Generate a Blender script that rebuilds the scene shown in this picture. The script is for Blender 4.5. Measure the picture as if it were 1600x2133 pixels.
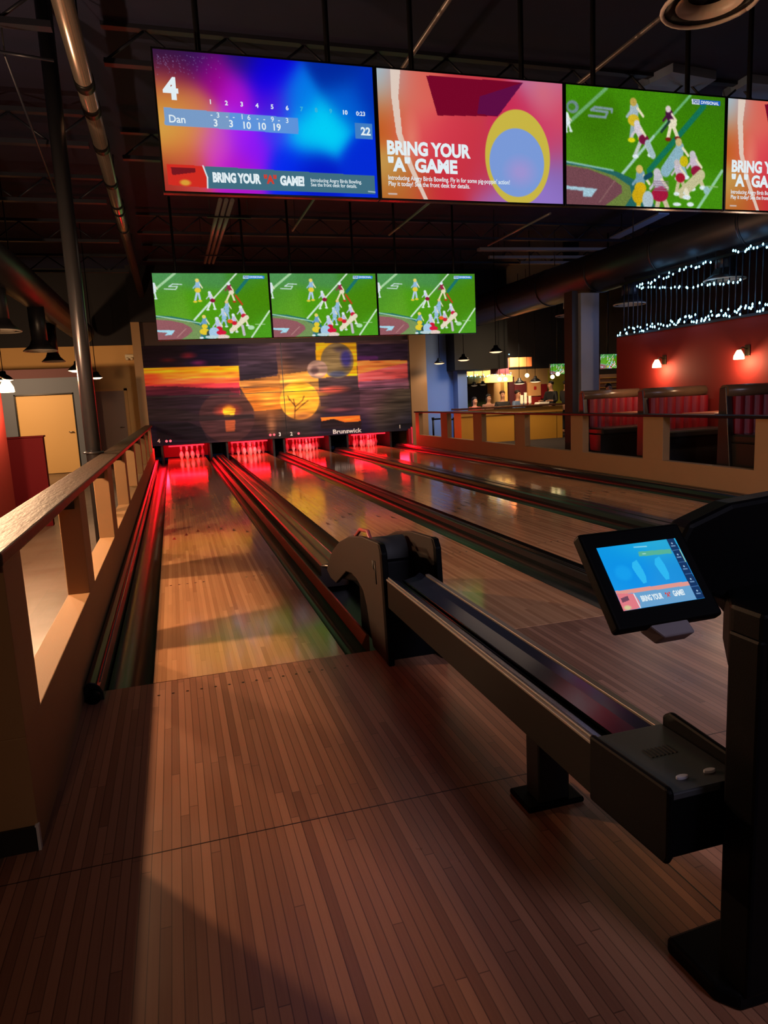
import bpy, bmesh, math, random
import numpy as np
from mathutils import Vector, Matrix, Euler
random.seed(7)
for o in list(bpy.data.objects): bpy.data.objects.remove(o)
S = bpy.context.scene; COL = S.collection
# ---------------------------------------------------------------- camera, world, exposure
CAMP = (0.227, -3.792, 1.443); F = 1467.1; YAW, PIT, ROL = 0.2824941, 0.1599113, -0.0484699
def axes():
    cy, sy, cp, sp = math.cos(YAW), math.sin(YAW), math.cos(PIT), math.sin(PIT)
    f = np.array([sy*cp, cy*cp, -sp]); r = np.array([cy, -sy, 0.0]); u = np.cross(r, f)
    cr, sr = math.cos(ROL), math.sin(ROL)
    return cr*r+sr*u, -sr*r+cr*u, f
AR, AU, AF = axes()
cam = bpy.data.objects.new('camera', bpy.data.cameras.new('camera')); COL.objects.link(cam)
cam.data.sensor_fit = 'VERTICAL'; cam.data.sensor_height = 36; cam.data.lens = F/2133*36
cam.data.clip_start = .05
M4 = Matrix.Identity(4)
for i in range(3):
    M4[i][0], M4[i][1], M4[i][2], M4[i][3] = AR[i], AU[i], -AF[i], CAMP[i]
cam.matrix_world = M4; S.camera = cam
def at(px, py, v, ax=1):
    "point of the photograph pixel at world y = v (or x / z = v)"
    d = AF+(px-800)/F*AR-(py-1066.5)/F*AU; t = (v-CAMP[ax])/d[ax]
    return Vector((CAMP[0]+t*d[0], CAMP[1]+t*d[1], CAMP[2]+t*d[2]))
W = bpy.data.worlds.new('world'); S.world = W; W.use_nodes = True
W.node_tree.nodes['Background'].inputs[0].default_value = (.35, .45, 1, 1)
W.node_tree.nodes['Background'].inputs[1].default_value = .006
S.view_settings.view_transform = 'Standard'; S.view_settings.look = 'None'
S.view_settings.exposure = 0; S.view_settings.gamma = 1; S.view_settings.use_curve_mapping = False

def lamp(name, kind, loc, power, color, size=.1, rot=None, spot=None, blend=.4, size_y=None, aim=None):
    l = bpy.data.lights.new(name, kind); l.energy = power; l.color = color
    if kind == 'AREA':
        l.size = size
        if size_y: l.shape = 'RECTANGLE'; l.size_y = size_y
    else: l.shadow_soft_size = size
    if kind == 'SPOT': l.spot_size = math.radians(spot); l.spot_blend = blend
    o = bpy.data.objects.new(name, l); COL.objects.link(o); o.location = loc
    if aim is not None: o.rotation_euler = (Vector(aim)-Vector(loc)).to_track_quat('-Z', 'Y').to_euler()
    elif rot: o.rotation_euler = rot
    return o
WARM = (1, .61, .33)
# lamps of the seating area to the left (outside the frame), shining through the half wall
for y, e in ((4.66, 115), (2.56, 235), (.60, 235)):     # wall sconces of the seating area left of the half wall
    lamp('sconce_glow', 'POINT', (-1.43, y, 1.68), e, WARM, .045)
lamp('seating_lamp', 'SPOT', (-3.3, 12.6, 2.3), 330, WARM, .1, spot=140, aim=(-2.4, 15.5, 1.0))
lamp('approach_fill', 'SPOT', (-.8, -6.2, 3.6), 70, (1, .62, .38), .15, spot=110, aim=(.9, -1.2, 0))  # added fill from behind the camera for the approach and wall end
cl = lamp('concourse_fill', 'AREA', (3.3, -6.8, 4.7), 88, (.78, .74, 1), 2.4, aim=(4.4, -.6, 0)); cl.data.spread = math.radians(62)  # added lavender fill on the right approach, standing in for screen light
lamp('lane_lamp', 'AREA', (4.5, 6.5, 4.7), 12, (1, .7, .5), 3.0, aim=(4.5, 6.6, 0))
ml = lamp('masking_fill', 'AREA', (3.4, 10.3, 3.0), 50, (1, .86, .74), 4.8, size_y=.2, aim=(3.4, 16.5, 1.5)); ml.data.spread = math.radians(52)  # added light for the mural, tucked unseen behind the far screens

# ---------------------------------------------------------------- materials
def lin(c):
    c = np.asarray(c, float)/255.0
    return np.where(c <= .04045, c/12.92, ((c+.055)/1.055)**2.4)
def rgb(*c): return tuple(float(x) for x in lin(c))+(1.0,)
MATS = {}
def mat(name, col, rough=.5, metal=0, emit=None, estr=1.0, spec=.5, bump=0, bscale=60, vary=0, vscale=4, coat=0, stretch=(1, 1, 1)):
    if name in MATS: return MATS[name]
    m = bpy.data.materials.new(name); m.use_nodes = True; n = m.node_tree; b = n.nodes['Principled BSDF']
    b.inputs['Base Color'].default_value = col; b.inputs['Roughness'].default_value = rough; b.inputs['Metallic'].default_value = metal
    b.inputs['Specular IOR Level'].default_value = spec
    if coat: b.inputs['Coat Weight'].default_value = coat; b.inputs['Coat Roughness'].default_value = .05
    if emit: b.inputs['Emission Color'].default_value = emit; b.inputs['Emission Strength'].default_value = estr
    if bump or vary:
        tc = n.nodes.new('ShaderNodeTexCoord'); mp = n.nodes.new('ShaderNodeMapping'); mp.inputs['Scale'].default_value = stretch
        n.links.new(tc.outputs['Object'], mp.inputs[0])
        if vary:
            no = n.nodes.new('ShaderNodeTexNoise'); no.inputs['Scale'].default_value = vscale; no.inputs['Detail'].default_value = 5
            n.links.new(mp.outputs[0], no.inputs['Vector'])
            r = n.nodes.new('ShaderNodeMapRange'); r.inputs['To Min'].default_value = 1-vary; r.inputs['To Max'].default_value = 1+vary
            n.links.new(no.outputs['Fac'], r.inputs['Value'])
            x = n.nodes.new('ShaderNodeVectorMath'); x.operation = 'SCALE'; x.inputs[0].default_value = col[:3]
            n.links.new(r.outputs[0], x.inputs['Scale']); n.links.new(x.outputs[0], b.inputs['Base Color'])
        if bump:
            no = n.nodes.new('ShaderNodeTexNoise'); no.inputs['Scale'].default_value = bscale
            n.links.new(mp.outputs[0], no.inputs['Vector'])
            bp = n.nodes.new('ShaderNodeBump'); bp.inputs['Strength'].default_value = bump; bp.inputs['Distance'].default_value = .01
            n.links.new(no.outputs['Fac'], bp.inputs['Height']); n.links.new(bp.outputs[0], b.inputs['Normal'])
    MATS[name] = m; return m
def boards(name, dark, light, bw=.027, bl=1.4, rough=.12, gap=.06, gapdark=.55, grain=.12, spec=.5):
    m = bpy.data.materials.new(name); m.use_nodes = True; N = m.node_tree.nodes; L = m.node_tree.links; b = N['Principled BSDF']
    def math_(op, a, c=None):
        k = N.new('ShaderNodeMath'); k.operation = op
        for i, v in enumerate((a, c)):
            if v is None: continue
            if isinstance(v, (int, float)): k.inputs[i].default_value = v
            else: L.new(v, k.inputs[i])
        return k.outputs[0]
    tc = N.new('ShaderNodeTexCoord'); sp = N.new('ShaderNodeSeparateXYZ'); L.new(tc.outputs['Object'], sp.inputs[0])
    xs = math_('DIVIDE', sp.outputs[0], bw); fx = math_('FLOOR', xs); rx = math_('FRACT', xs)
    w1 = N.new('ShaderNodeTexWhiteNoise'); w1.noise_dimensions = '1D'; L.new(fx, w1.inputs['W'])
    ys = math_('ADD', math_('DIVIDE', sp.outputs[1], bl), math_('MULTIPLY', w1.outputs['Value'], 7.3)); fy = math_('FLOOR', ys)
    cb = N.new('ShaderNodeCombineXYZ'); L.new(fx, cb.inputs[0]); L.new(fy, cb.inputs[1])
    w2 = N.new('ShaderNodeTexWhiteNoise'); w2.noise_dimensions = '2D'; L.new(cb.outputs[0], w2.inputs['Vector'])
    mp = N.new('ShaderNodeMapping'); mp.inputs['Scale'].default_value = (160, 3, 1); L.new(tc.outputs['Object'], mp.inputs[0])
    no = N.new('ShaderNodeTexNoise'); no.inputs['Scale'].default_value = 1; no.inputs['Detail'].default_value = 4; L.new(mp.outputs[0], no.inputs['Vector'])
    f = math_('ADD', math_('MULTIPLY', w2.outputs['Value'], .8), math_('MULTIPLY', no.outputs['Fac'], grain*3))
    cr = N.new('ShaderNodeValToRGB'); cr.color_ramp.elements[0].color = dark; cr.color_ramp.elements[1].color = light; L.new(f, cr.inputs[0])
    g = math_('MULTIPLY', math_('GREATER_THAN', rx, gap), math_('GREATER_THAN', math_('FRACT', ys), .0025))
    g2 = math_('ADD', math_('MULTIPLY', g, 1-gapdark), gapdark)
    sc = N.new('ShaderNodeVectorMath'); sc.operation = 'SCALE'; L.new(cr.outputs[0], sc.inputs[0]); L.new(g2, sc.inputs['Scale'])
    L.new(sc.outputs[0], b.inputs['Base Color']); b.inputs['Roughness'].default_value = rough; b.inputs['Specular IOR Level'].default_value = spec
    n2 = N.new('ShaderNodeTexNoise'); n2.inputs['Scale'].default_value = 2.5; n2.inputs['Detail'].default_value = 6; L.new(tc.outputs['Object'], n2.inputs['Vector'])
    L.new(math_('ADD', math_('MULTIPLY', n2.outputs['Fac'], rough*.8), rough*.6), b.inputs['Roughness'])
    return m
def paint_mat(name, emit=0.0, rough=.4):
    m = bpy.data.materials.new(name); m.use_nodes = True; n = m.node_tree; b = n.nodes['Principled BSDF']
    a = n.nodes.new('ShaderNodeVertexColor'); a.layer_name = 'picture'
    if emit:
        b.inputs['Base Color'].default_value = (.002, .002, .002, 1); b.inputs['Roughness'].default_value = .4; b.inputs['Specular IOR Level'].default_value = .1
        n.links.new(a.outputs[0], b.inputs['Emission Color']); b.inputs['Emission Strength'].default_value = emit
    else:
        n.links.new(a.outputs[0], b.inputs['Base Color']); b.inputs['Roughness'].default_value = rough; b.inputs['Specular IOR Level'].default_value = .15
    return m
def glow(name, c, s): return mat(name, (0.02, .02, .02, 1), .5, emit=c, estr=s)
BLACK = mat('black_plastic', (.0015, .0015, .002, 1), .5, spec=.06, bump=.05, bscale=300)
BLACKM = mat('black_metal', (.006, .006, .007, 1), .35, 0, spec=.2, vary=.2)
DRYWALL = mat('tan_paint', rgb(152, 118, 78), .7, bump=.08, bscale=120, vary=.06)
# ---------------------------------------------------------------- mesh helpers
class MB:
    def __init__(s): s.bm = bmesh.new()
    def box(s, x0, x1, y0, y1, z0, z1, mi=0):
        v = [s.bm.verts.new((x, y, z)) for x in (x0, x1) for y in (y0, y1) for z in (z0, z1)]
        for f in ((0, 1, 3, 2), (4, 6, 7, 5), (0, 4, 5, 1), (2, 3, 7, 6), (0, 2, 6, 4), (1, 5, 7, 3)):
            s.bm.faces.new([v[i] for i in f]).material_index = mi
        return s
    def obox(s, c, sx, sy, sz, rot, mi=0):
        R = Euler(rot).to_matrix(); v = []
        for x in (-1, 1):
            for y in (-1, 1):
                for z in (-1, 1): v.append(s.bm.verts.new(Vector(c)+R@Vector((x*sx/2, y*sy/2, z*sz/2))))
        for f in ((0, 1, 3, 2), (4, 6, 7, 5), (0, 4, 5, 1), (2, 3, 7, 6), (0, 2, 6, 4), (1, 5, 7, 3)):
            s.bm.faces.new([v[i] for i in f]).material_index = mi
        return s
    def prism(s, poly, ax, a, b, mi=0):
        "poly in the two other axes, extruded along ax from a to b"
        def P(p, t):
            q = list(p); q.insert(ax, t); return q
        A = [s.bm.verts.new(P(p, a)) for p in poly]; B = [s.bm.verts.new(P(p, b)) for p in poly]
        s.bm.faces.new(A).material_index = mi; s.bm.faces.new(B[::-1]).material_index = mi
        n = len(poly)
        for i in range(n): s.bm.faces.new((A[i], B[i], B[(i+1) % n], A[(i+1) % n])).material_index = mi
        return s
    def tube(s, pts, r, seg=10, mi=0, cap=True):
        pts = [Vector(p) for p in pts]; rings = []
        rr = r if isinstance(r, (list, tuple)) else [r]*len(pts)
        for i, p in enumerate(pts):
            t = (pts[min(i+1, len(pts)-1)]-pts[max(i-1, 0)]).normalized()
            up = Vector((0, 0, 1)) if abs(t.z) < .95 else Vector((1, 0, 0))
            a = t.cross(up).normalized(); b = t.cross(a)
            rings.append([s.bm.verts.new(p+rr[i]*(a*math.cos(k*2*math.pi/seg)+b*math.sin(k*2*math.pi/seg))) for k in range(seg)])
        for u, v in zip(rings, rings[1:]):
            for k in range(seg):
                f = s.bm.faces.new((u[k], u[(k+1) % seg], v[(k+1) % seg], v[k])); f.material_index = mi; f.smooth = True
        if cap:
            s.bm.faces.new(rings[0]).material_index = mi; s.bm.faces.new(rings[-1][::-1]).material_index = mi
        return s
    def lathe(s, prof, c=(0, 0, 0), seg=20, mi=0, mis=None):
        c = Vector(c); rings = []
        for r, z in prof:
            rings.append([s.bm.verts.new(c+Vector((max(r, 1e-4)*math.cos(k*2*math.pi/seg), max(r, 1e-4)*math.sin(k*2*math.pi/seg), z))) for k in range(seg)])
        for j, (u, v) in enumerate(zip(rings, rings[1:])):
            for k in range(seg):
                f = s.bm.faces.new((u[k], u[(k+1) % seg], v[(k+1) % seg], v[k])); f.smooth = True; f.material_index = mis[j] if mis else mi
        return s
    def sphere(s, c, r, mi=0, seg=14):
        n = seg//2
        rx, ry, rz = r if isinstance(r, tuple) else (r, r, r)
        rings = []
        for j in range(n+1):
            t = math.pi*j/n
            rings.append([s.bm.verts.new((c[0]+max(math.sin(t), .001)*rx*math.cos(k*2*math.pi/seg), c[1]+max(math.sin(t), .001)*ry*math.sin(k*2*math.pi/seg), c[2]-rz*math.cos(t))) for k in range(seg)])
        for u, v in zip(rings, rings[1:]):
            for k in range(seg):
                f = s.bm.faces.new((u[k], u[(k+1) % seg], v[(k+1) % seg], v[k])); f.smooth = True; f.material_index = mi
        return s
    def strip(s, prof, y0, y1, mi=0, smooth=True, ny=1):
        "open (x,z) profile swept along y"
        prev = None
        for j in range(ny+1):
            y = y0+(y1-y0)*j/ny
            row = [s.bm.verts.new((x, y, z)) for x, z in prof]
            if prev:
                for i in range(len(prof)-1):
                    f = s.bm.faces.new((prev[i], prev[i+1], row[i+1], row[i])); f.smooth = smooth; f.material_index = mi
            prev = row
        return s
def wloc(o):
    v = Vector((0, 0, 0))
    while o: v = v+Vector(o.location); o = o.parent
    return v
def obj(name, mb, mats, parent=None, bevel=0, local=False, seg=2):
    bm = mb.bm
    if parent is not None and not local: bmesh.ops.translate(bm, verts=bm.verts, vec=-wloc(parent))
    bmesh.ops.recalc_face_normals(bm, faces=bm.faces)
    me = bpy.data.meshes.new(name); bm.to_mesh(me); bm.free()
    for m in (mats if isinstance(mats, (list, tuple)) else [mats]): me.materials.append(m)
    o = bpy.data.objects.new(name, me); COL.objects.link(o)
    if parent is not None: o.parent = parent
    if bevel:
        b = o.modifiers.new('bevel', 'BEVEL'); b.width = bevel; b.segments = seg; b.limit_method = 'ANGLE'
    return o
def tag(o, label, cat, group=None, kind=None):
    o['label'] = label; o['category'] = cat
    if group: o['group'] = group
    if kind: o['kind'] = kind
    return o
def thing(name, label, cat, loc=(0, 0, 0), group=None, rot=(0, 0, 0)):
    o = bpy.data.objects.new(name, None); COL.objects.link(o); o.location = loc; o.rotation_euler = rot; o.empty_display_size = .1
    return tag(o, label, cat, group)
def struct(name, mb, m):
    o = obj(name, mb, m); o['kind'] = 'structure'; return o
def dup(root, loc, label=None, group=None):
    r = root.copy(); COL.objects.link(r); r.location = loc
    if label: r['label'] = label
    if group: r['group'] = group
    for ch in list(root.children):
        c = ch.copy(); COL.objects.link(c); c.parent = r
        for g in list(ch.children):
            d = g.copy(); COL.objects.link(d); d.parent = c
    return r
def text_mesh(name, items, mats, parent, frame):
    """items: (string, u, v, height, material index, align, bold); frame maps (u,v)->local point on a plane, height in metres"""
    bm = bmesh.new()
    for it in items:
        st, u, v, h, mi, al, bold = it[:7]
        cu = bpy.data.curves.new('t', 'FONT'); cu.body = st; cu.size = h*1.38; cu.align_x = al; cu.align_y = 'CENTER'; cu.resolution_u = 3
        if bold: cu.offset = h*.05*bold
        o = bpy.data.objects.new('t', cu); COL.objects.link(o)
        dg = bpy.context.evaluated_depsgraph_get(); me = bpy.data.meshes.new_from_object(o.evaluated_get(dg))
        p = frame(u, v); k = 1.0
        if len(it) > 7:
            xs = [w.co.x for w in me.vertices]; k = (frame(u+it[7], v)[0]-p[0])/(max(xs)-min(xs))
        n0 = len(bm.verts); nf = len(bm.faces); bm.from_mesh(me); bm.verts.ensure_lookup_table(); bm.faces.ensure_lookup_table()
        for w in bm.verts[n0:]: w.co = Vector((p[0]+w.co.x*k, p[1], p[2]+w.co.y))
        for f in bm.faces[nf:]: f.material_index = mi
        bpy.data.objects.remove(o); bpy.data.curves.remove(cu); bpy.data.meshes.remove(me)
    me = bpy.data.meshes.new(name); bm.to_mesh(me); bm.free()
    for m in mats: me.materials.append(m)
    o = bpy.data.objects.new(name, me); COL.objects.link(o); o.parent = parent
    return o
# ---------------------------------------------------------------- pictures shown on screens and printed panels
def homog(src, dst):
    A = []
    for (x, y), (u, v) in zip(src, dst):
        A.append([x, y, 1, 0, 0, 0, -u*x, -u*y, -u]); A.append([0, 0, 0, x, y, 1, -v*x, -v*y, -v])
    return np.linalg.svd(np.array(A))[2][-1].reshape(3, 3)
class Canvas:
    def __init__(s, w, h, quad):
        s.w, s.h = w, h; s.H = homog(quad, [(0, 0), (1, 0), (1, 1), (0, 1)]); s.asp = w/h
        v, u = np.mgrid[0:1:complex(h), 0:1:complex(w)]; s.U, s.V = u*s.asp, v
        s.a = np.zeros((h, w, 3))
    def uv(s, x, y):
        p = s.H@np.array([x, y, 1.0]); return p[0]/p[2], p[1]/p[2]
    def q(s, x, y):
        u, v = s.uv(x, y); return u*s.asp, v
    def mix(s, m, c):
        m = np.clip(m, 0, 1)[..., None]; s.a = s.a*(1-m)+np.array(c, float)*m
    def field(s, pts, sg=.13):
        num = 0; den = 1e-9
        for x, y, c in pts:
            a, b = s.q(x, y); d = (s.U-a)**2+(s.V-b)**2; w = np.exp(-d/(2*sg*sg))+1e-3*np.exp(-d/(18*sg*sg))+1e-9; num = num+w[..., None]*np.array(c, float); den = den+w
        s.a = num/den[..., None]
    def blur(s, n=1, noise=0):
        for _ in range(n):
            p = np.pad(s.a, ((1, 1), (1, 1), (0, 0)), 'edge')
            s.a = (p[:-2, 1:-1]+p[2:, 1:-1]+p[1:-1, :-2]+p[1:-1, 2:]+4*p[1:-1, 1:-1])/8
        if noise: s.a = s.a*(1+np.random.default_rng(1).normal(0, noise, s.a.shape[:2])[..., None])
    def streak(s, amp, ny=46, nx=9, seed=5):
        g = np.random.default_rng(seed).normal(0, 1, (ny, nx)); yy = np.linspace(0, ny-1.001, s.h); xx = np.linspace(0, nx-1.001, s.w)
        y0 = yy.astype(int); x0 = xx.astype(int); fy = (yy-y0)[:, None]; fx = (xx-x0)[None]; fx = fx*fx*(3-2*fx)
        q = lambda a, b: g[y0+a][:, x0+b]
        n = (q(0, 0)*(1-fx)+q(0, 1)*fx)*(1-fy)+(q(1, 0)*(1-fx)+q(1, 1)*fx)*fy
        s.a = s.a*np.clip(1+amp*n, .3, 2)[..., None]
    def poly(s, pts, c, al=1.0):
        P = [s.q(*p) for p in pts]; ins = np.zeros(s.U.shape, bool)
        for (x0, y0), (x1, y1) in zip(P, P[1:]+P[:1]):
            if y0 == y1: continue
            ins ^= ((y0 > s.V) != (y1 > s.V)) & (s.U < (x1-x0)*(s.V-y0)/(y1-y0)+x0)
        s.mix(ins*al, c)
    def line(s, x0, y0, x1, y1, w, c, al=1.0, soft=None):
        a = np.array(s.q(x0, y0)); b = np.array(s.q(x1, y1)); r = s.scale((x0+x1)/2, (y0+y1)/2)*w/2
        d = b-a; t = np.clip(((s.U-a[0])*d[0]+(s.V-a[1])*d[1])/(d@d+1e-12), 0, 1)
        D = np.hypot(s.U-a[0]-t*d[0], s.V-a[1]-t*d[1]); px = soft or 1.2/s.h
        s.mix(np.clip((r-D)/px+.5, 0, 1)*al, c)
    def scale(s, x, y):
        a = np.array(s.q(x, y)); b = np.array(s.q(x+10, y)); return np.hypot(*(b-a))/10
    def ell(s, x, y, rx, ry, c, al=1.0, soft=0):
        a, b = s.q(x, y); k = s.scale(x, y)
        D = np.hypot((s.U-a)/(rx*k), (s.V-b)/(ry*k)); e = soft if soft else 1.2/(s.h*k*min(rx, ry))
        s.mix(np.clip((1-D)/e+(0 if soft else .5), 0, 1)*al, c)
    def run(s, ops):
        for o in ops: getattr(s, o[0])(*o[1:])
def canvas_mesh(name, cv, frame, mats, parent):
    "grid whose point colours hold the picture; frame maps u, v (down) in 0..1 to a local point"
    h, w = cv.h, cv.w
    p00, p10, p01 = Vector(frame(0, 0)), Vector(frame(1, 0)), Vector(frame(0, 1))
    v, u = np.mgrid[0:1:complex(h), 0:1:complex(w)]
    co = np.array(p00)+u[..., None]*np.array(p10-p00)+v[..., None]*np.array(p01-p00)
    me = bpy.data.meshes.new(name); i = np.arange(h*w).reshape(h, w)
    q = np.stack([i[:-1, :-1], i[1:, :-1], i[1:, 1:], i[:-1, 1:]], -1).reshape(-1, 4)
    me.vertices.add(h*w); me.vertices.foreach_set('co', co.reshape(-1).astype(np.float32))
    me.loops.add(q.size); me.loops.foreach_set('vertex_index', q.reshape(-1).astype(np.int32))
    me.polygons.add(len(q)); me.polygons.foreach_set('loop_start', np.arange(0, q.size, 4, dtype=np.int32))
    me.update(calc_edges=True)
    at_ = me.color_attributes.new('picture', 'FLOAT_COLOR', 'POINT')
    c = np.ones((h*w, 4), np.float32); c[:, :3] = lin(np.clip(cv.a, 0, 255)).reshape(-1, 3); at_.data.foreach_set('color', c.reshape(-1))
    for m in mats: me.materials.append(m)
    o = bpy.data.objects.new(name, me); COL.objects.link(o)
    if parent is not None: o.parent = parent
    return o
# ---------------------------------------------------------------- the setting
LANEWOOD = boards('lane_wood', rgb(150, 104, 72), rgb(198, 148, 106), .027, 1.6, .10, .05, .7, spec=.4)
APPRWOOD = boards('approach_wood', rgb(112, 72, 54), rgb(160, 112, 86), .031, 1.3, .32, .09, .42, .14)
VINYL = boards('vinyl_floor', rgb(68, 53, 42), rgb(96, 77, 62), .18, 1.2, .4, .02, .7, .3)
CARPET = mat('dark_carpet', rgb(34, 26, 28), .95, bump=.4, bscale=200, vary=.3)
DARKMARK = mat('dark_inlay', rgb(40, 24, 18), .3)
m = MB().box(-.44, 6.9, -8, -.004, -.12, 0)
m.box(-.44, 6.9, -1.534, -1.530, -.01, .0006, 1); m.box(1.549, 1.553, -8, -.004, -.01, .0006, 1)
for k in range(-7, 8):
    for yy in (-.18,): m.lathe([(0, .0008), (.008, .0008)], (.527+k*.135/2*1.05, yy, 0), 8, 1)
struct('floor_1', m, [APPRWOOD, DARKMARK])
struct('floor_2', MB().box(-7.5, -.44, -8, 17, -.12, -.002), VINYL)
struct('floor_3', MB().box(6.9, 14.5, -8, 21.5, -.12, -.002), CARPET)
struct('floor_4', MB().box(-.6, 7.6, 0, 19, -.24, -.13), BLACKM)
CEIL = mat('navy_ceiling_paint', rgb(14, 18, 50), .8, vary=.3)
DARKW = mat('dark_wall_paint', rgb(22, 18, 22), .8, vary=.15)
BEIGE = mat('beige_paint', rgb(206, 158, 92), .7, bump=.05, vary=.04)
struct('ceiling', MB().box(-7.5, 14.5, -8, 21.5, 5.2, 5.4), CEIL)
struct('wall_left', MB().box(-7.7, -7.5, -8, 21.5, 0, 5.2), DARKW)
struct('wall_right', MB().box(14.5, 14.7, -8, 21.5, 0, 5.2), DARKW)
struct('wall_front', MB().box(-7.5, 14.5, -8.2, -8, 0, 5.2), DARKW)
m = MB().box(-7.5, -.62, 17, 17.2, 0, 3.2); m.box(-7.5, -.62, 17, 17.2, 3.2, 5.2, 1)
struct('wall_back_left', m, [BEIGE, DARKW])
struct('wall_back', MB().box(-.62, 7.6, 18.6, 18.8, 0, 5.2), DARKW)
struct('wall_back_right', MB().box(7.6, 14.5, 21.3, 21.5, 0, 5.2), mat('olive_back_wall', rgb(90, 78, 62), .8, vary=.1))
# tan piers and header that frame the pin decks
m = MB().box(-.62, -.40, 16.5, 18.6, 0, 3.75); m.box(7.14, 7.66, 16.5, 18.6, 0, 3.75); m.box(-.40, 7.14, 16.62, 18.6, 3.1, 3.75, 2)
m.box(-.62, 7.66, 16.5, 18.6, 3.75, 5.2, 1)
struct('wall_pin_end', m, [DRYWALL, DARKW, mat('shaded_header', rgb(58, 36, 28), .7)])  # header's darker brown puts the screens' shade into its colour
BLUE = mat('slate_blue_paint', rgb(96, 122, 172), .7, bump=.04)
m = MB().box(7.66, 9.0, 17.6, 17.8, 0, 5.2); m.box(8.95, 9.27, 17.2, 17.8, 0, 2.2); m.box(7.66, 7.72, 17.5, 17.6, 0, 2.35, 1); m.box(7.73, 7.78, 17.5, 17.6, 0, 2.35, 2)
struct('wall_blue', m, [BLUE, mat('peach_trim', rgb(230, 170, 120), .6), BLACKM])
struct('trim_1', MB().box(at(947, 740, 16.9).x, at(1058, 740, 16.9).x, 16.9, 18.6, at(950, 771, 16.9).z, 5.2), mat('black_soffit', rgb(8, 8, 11), .8))
# left room: grey jog of wall with a closed beige panel, mauve soffit, door
GREY = mat('blue_grey_paint', rgb(92, 98, 108), .7)
Yg = 15.0
a, b = at(15, 790, Yg), at(215, 950, Yg)
gx0, gx1, gz = -3.62, -1.55, 2.31
px0, px1, pz = -3.35, -2.03, at(145, 818, Yg).z
m = MB().box(gx0, px0, Yg, Yg+.15, 0, gz).box(px1, gx1, Yg, Yg+.15, 0, gz).box(px0, px1, Yg, Yg+.15, pz, gz)
m.box(gx0-1.5, gx1-.06, Yg+.15, 17, gz, gz+.22, 1)
struct('wall_grey', m, [GREY, mat('mauve_soffit', rgb(96, 62, 62), .8)])
d = obj('door_1', MB().box(px0+.03, px1-.03, Yg+.08, Yg+.13, 0.01, pz-.03), mat('cream_door_paint', rgb(214, 172, 106), .6)); d['kind'] = 'structure'
obj('door_frame', MB().box(px0, px0+.03, Yg-.01, Yg+.14, 0, pz).box(px1-.03, px1, Yg-.01, Yg+.14, 0, pz).box(px0, px1, Yg-.01, Yg+.14, pz-.03, pz), BLACKM, d)
obj('door_handle', MB().tube([(px1-.1, Yg+.08, 1.0), (px1-.1, Yg+.03, 1.0), (px1-.2, Yg+.03, 1.0)], .012), mat('brushed_steel', (.5, .48, .45, 1), .3, 1), d)
d = obj('door_2', MB().box(-1.72, -.98, 16.9, 16.96, .01, 1.99), mat('taupe_door', rgb(140, 116, 98), .6)); d['kind'] = 'structure'
obj('door_frame', MB().box(-1.78, -1.72, 16.88, 17, 0, 2.05).box(-.98, -.90, 16.88, 17, 0, 2.05).box(-1.78, -.90, 16.88, 17, 1.99, 2.05), BEIGE, d)
obj('door_handle', MB().tube([(-1.06, 16.9, 1.0), (-1.06, 16.85, 1.0), (-1.16, 16.85, 1.0)], .012), MATS['brushed_steel'], d)
# ---------------------------------------------------------------- lanes, gutters, cappings
GUT = mat('black_gutter', (.009, .010, .011, 1), .28, spec=.4, vary=.25, vscale=2, stretch=(1, .2, 1))
LANES = [(0, 1.054, -.235, .16), (1.76, 2.82, .22, .2), (3.38, 4.47, .2, .22), (5.27, 6.35, .22, .235)]
LNAMES = ['fourth', 'third', 'second', 'first']
LDESC = ['glossy wooden bowling lane along the left half wall with shadow bands across it', 'glossy wooden bowling lane just right of the ball return hood',
         'glossy wooden bowling lane running behind the touchscreen console', 'glossy wooden bowling lane along the right half wall']
def lane(i):
    x0, x1, _, _ = LANES[i]; xc = (x0+x1)/2; w = x1-x0
    t = thing('bowling_lane', LDESC[i], 'bowling lane', (xc, 0, 0), 'bowling lanes side by side')
    m = MB().box(x0, x1, .004, 18.2, -.12, 0)
    for k in range(-3, 4):
        y = 4.85-abs(k)*.19; x = xc+k*w*.128
        m.prism([(x-.02, y), (x+.02, y), (x, y+.17)], 2, -.001, .0008, 1)
    for k in (-4, -3.4, -2.8, -2.2, -1.6, 1.6, 2.2, 2.8, 3.4, 4):
        m.lathe([(0, .0008), (.010, .0008)], (xc+k*.11, 2.15, 0), 8, 1)
    obj('lane_surface', m, [LANEWOOD, DARKMARK], t)
    for a, b in ((x0-.225, x0-.002), (x1+.002, x1+(.128 if i == 0 else .225))):
        c, r = (a+b)/2, (b-a)/2
        pr = [(c-r*math.cos(k*math.pi/14), -.085*math.sin(k*math.pi/14)) for k in range(15)]
        m = MB().strip(pr, .004, 16.6)
        m.strip([(x, z-.012) for x, z in pr], .004, 16.6); m.prism([(x, z) for x, z in pr]+[(x, z-.012) for x, z in pr[::-1]], 1, .002, .006)
        obj('gutter', m, GUT, t)
    return t
for i in range(4): lane(i)
CAPM = mat('dark_capping_laminate', rgb(52, 40, 36), .3, spec=.5, vary=.15, vscale=3, stretch=(1, .1, 1))
ORANGE = mat('reddish_wood_edge', rgb(104, 56, 34), .4, vary=.2, vscale=6, stretch=(4, .3, 1))
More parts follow.
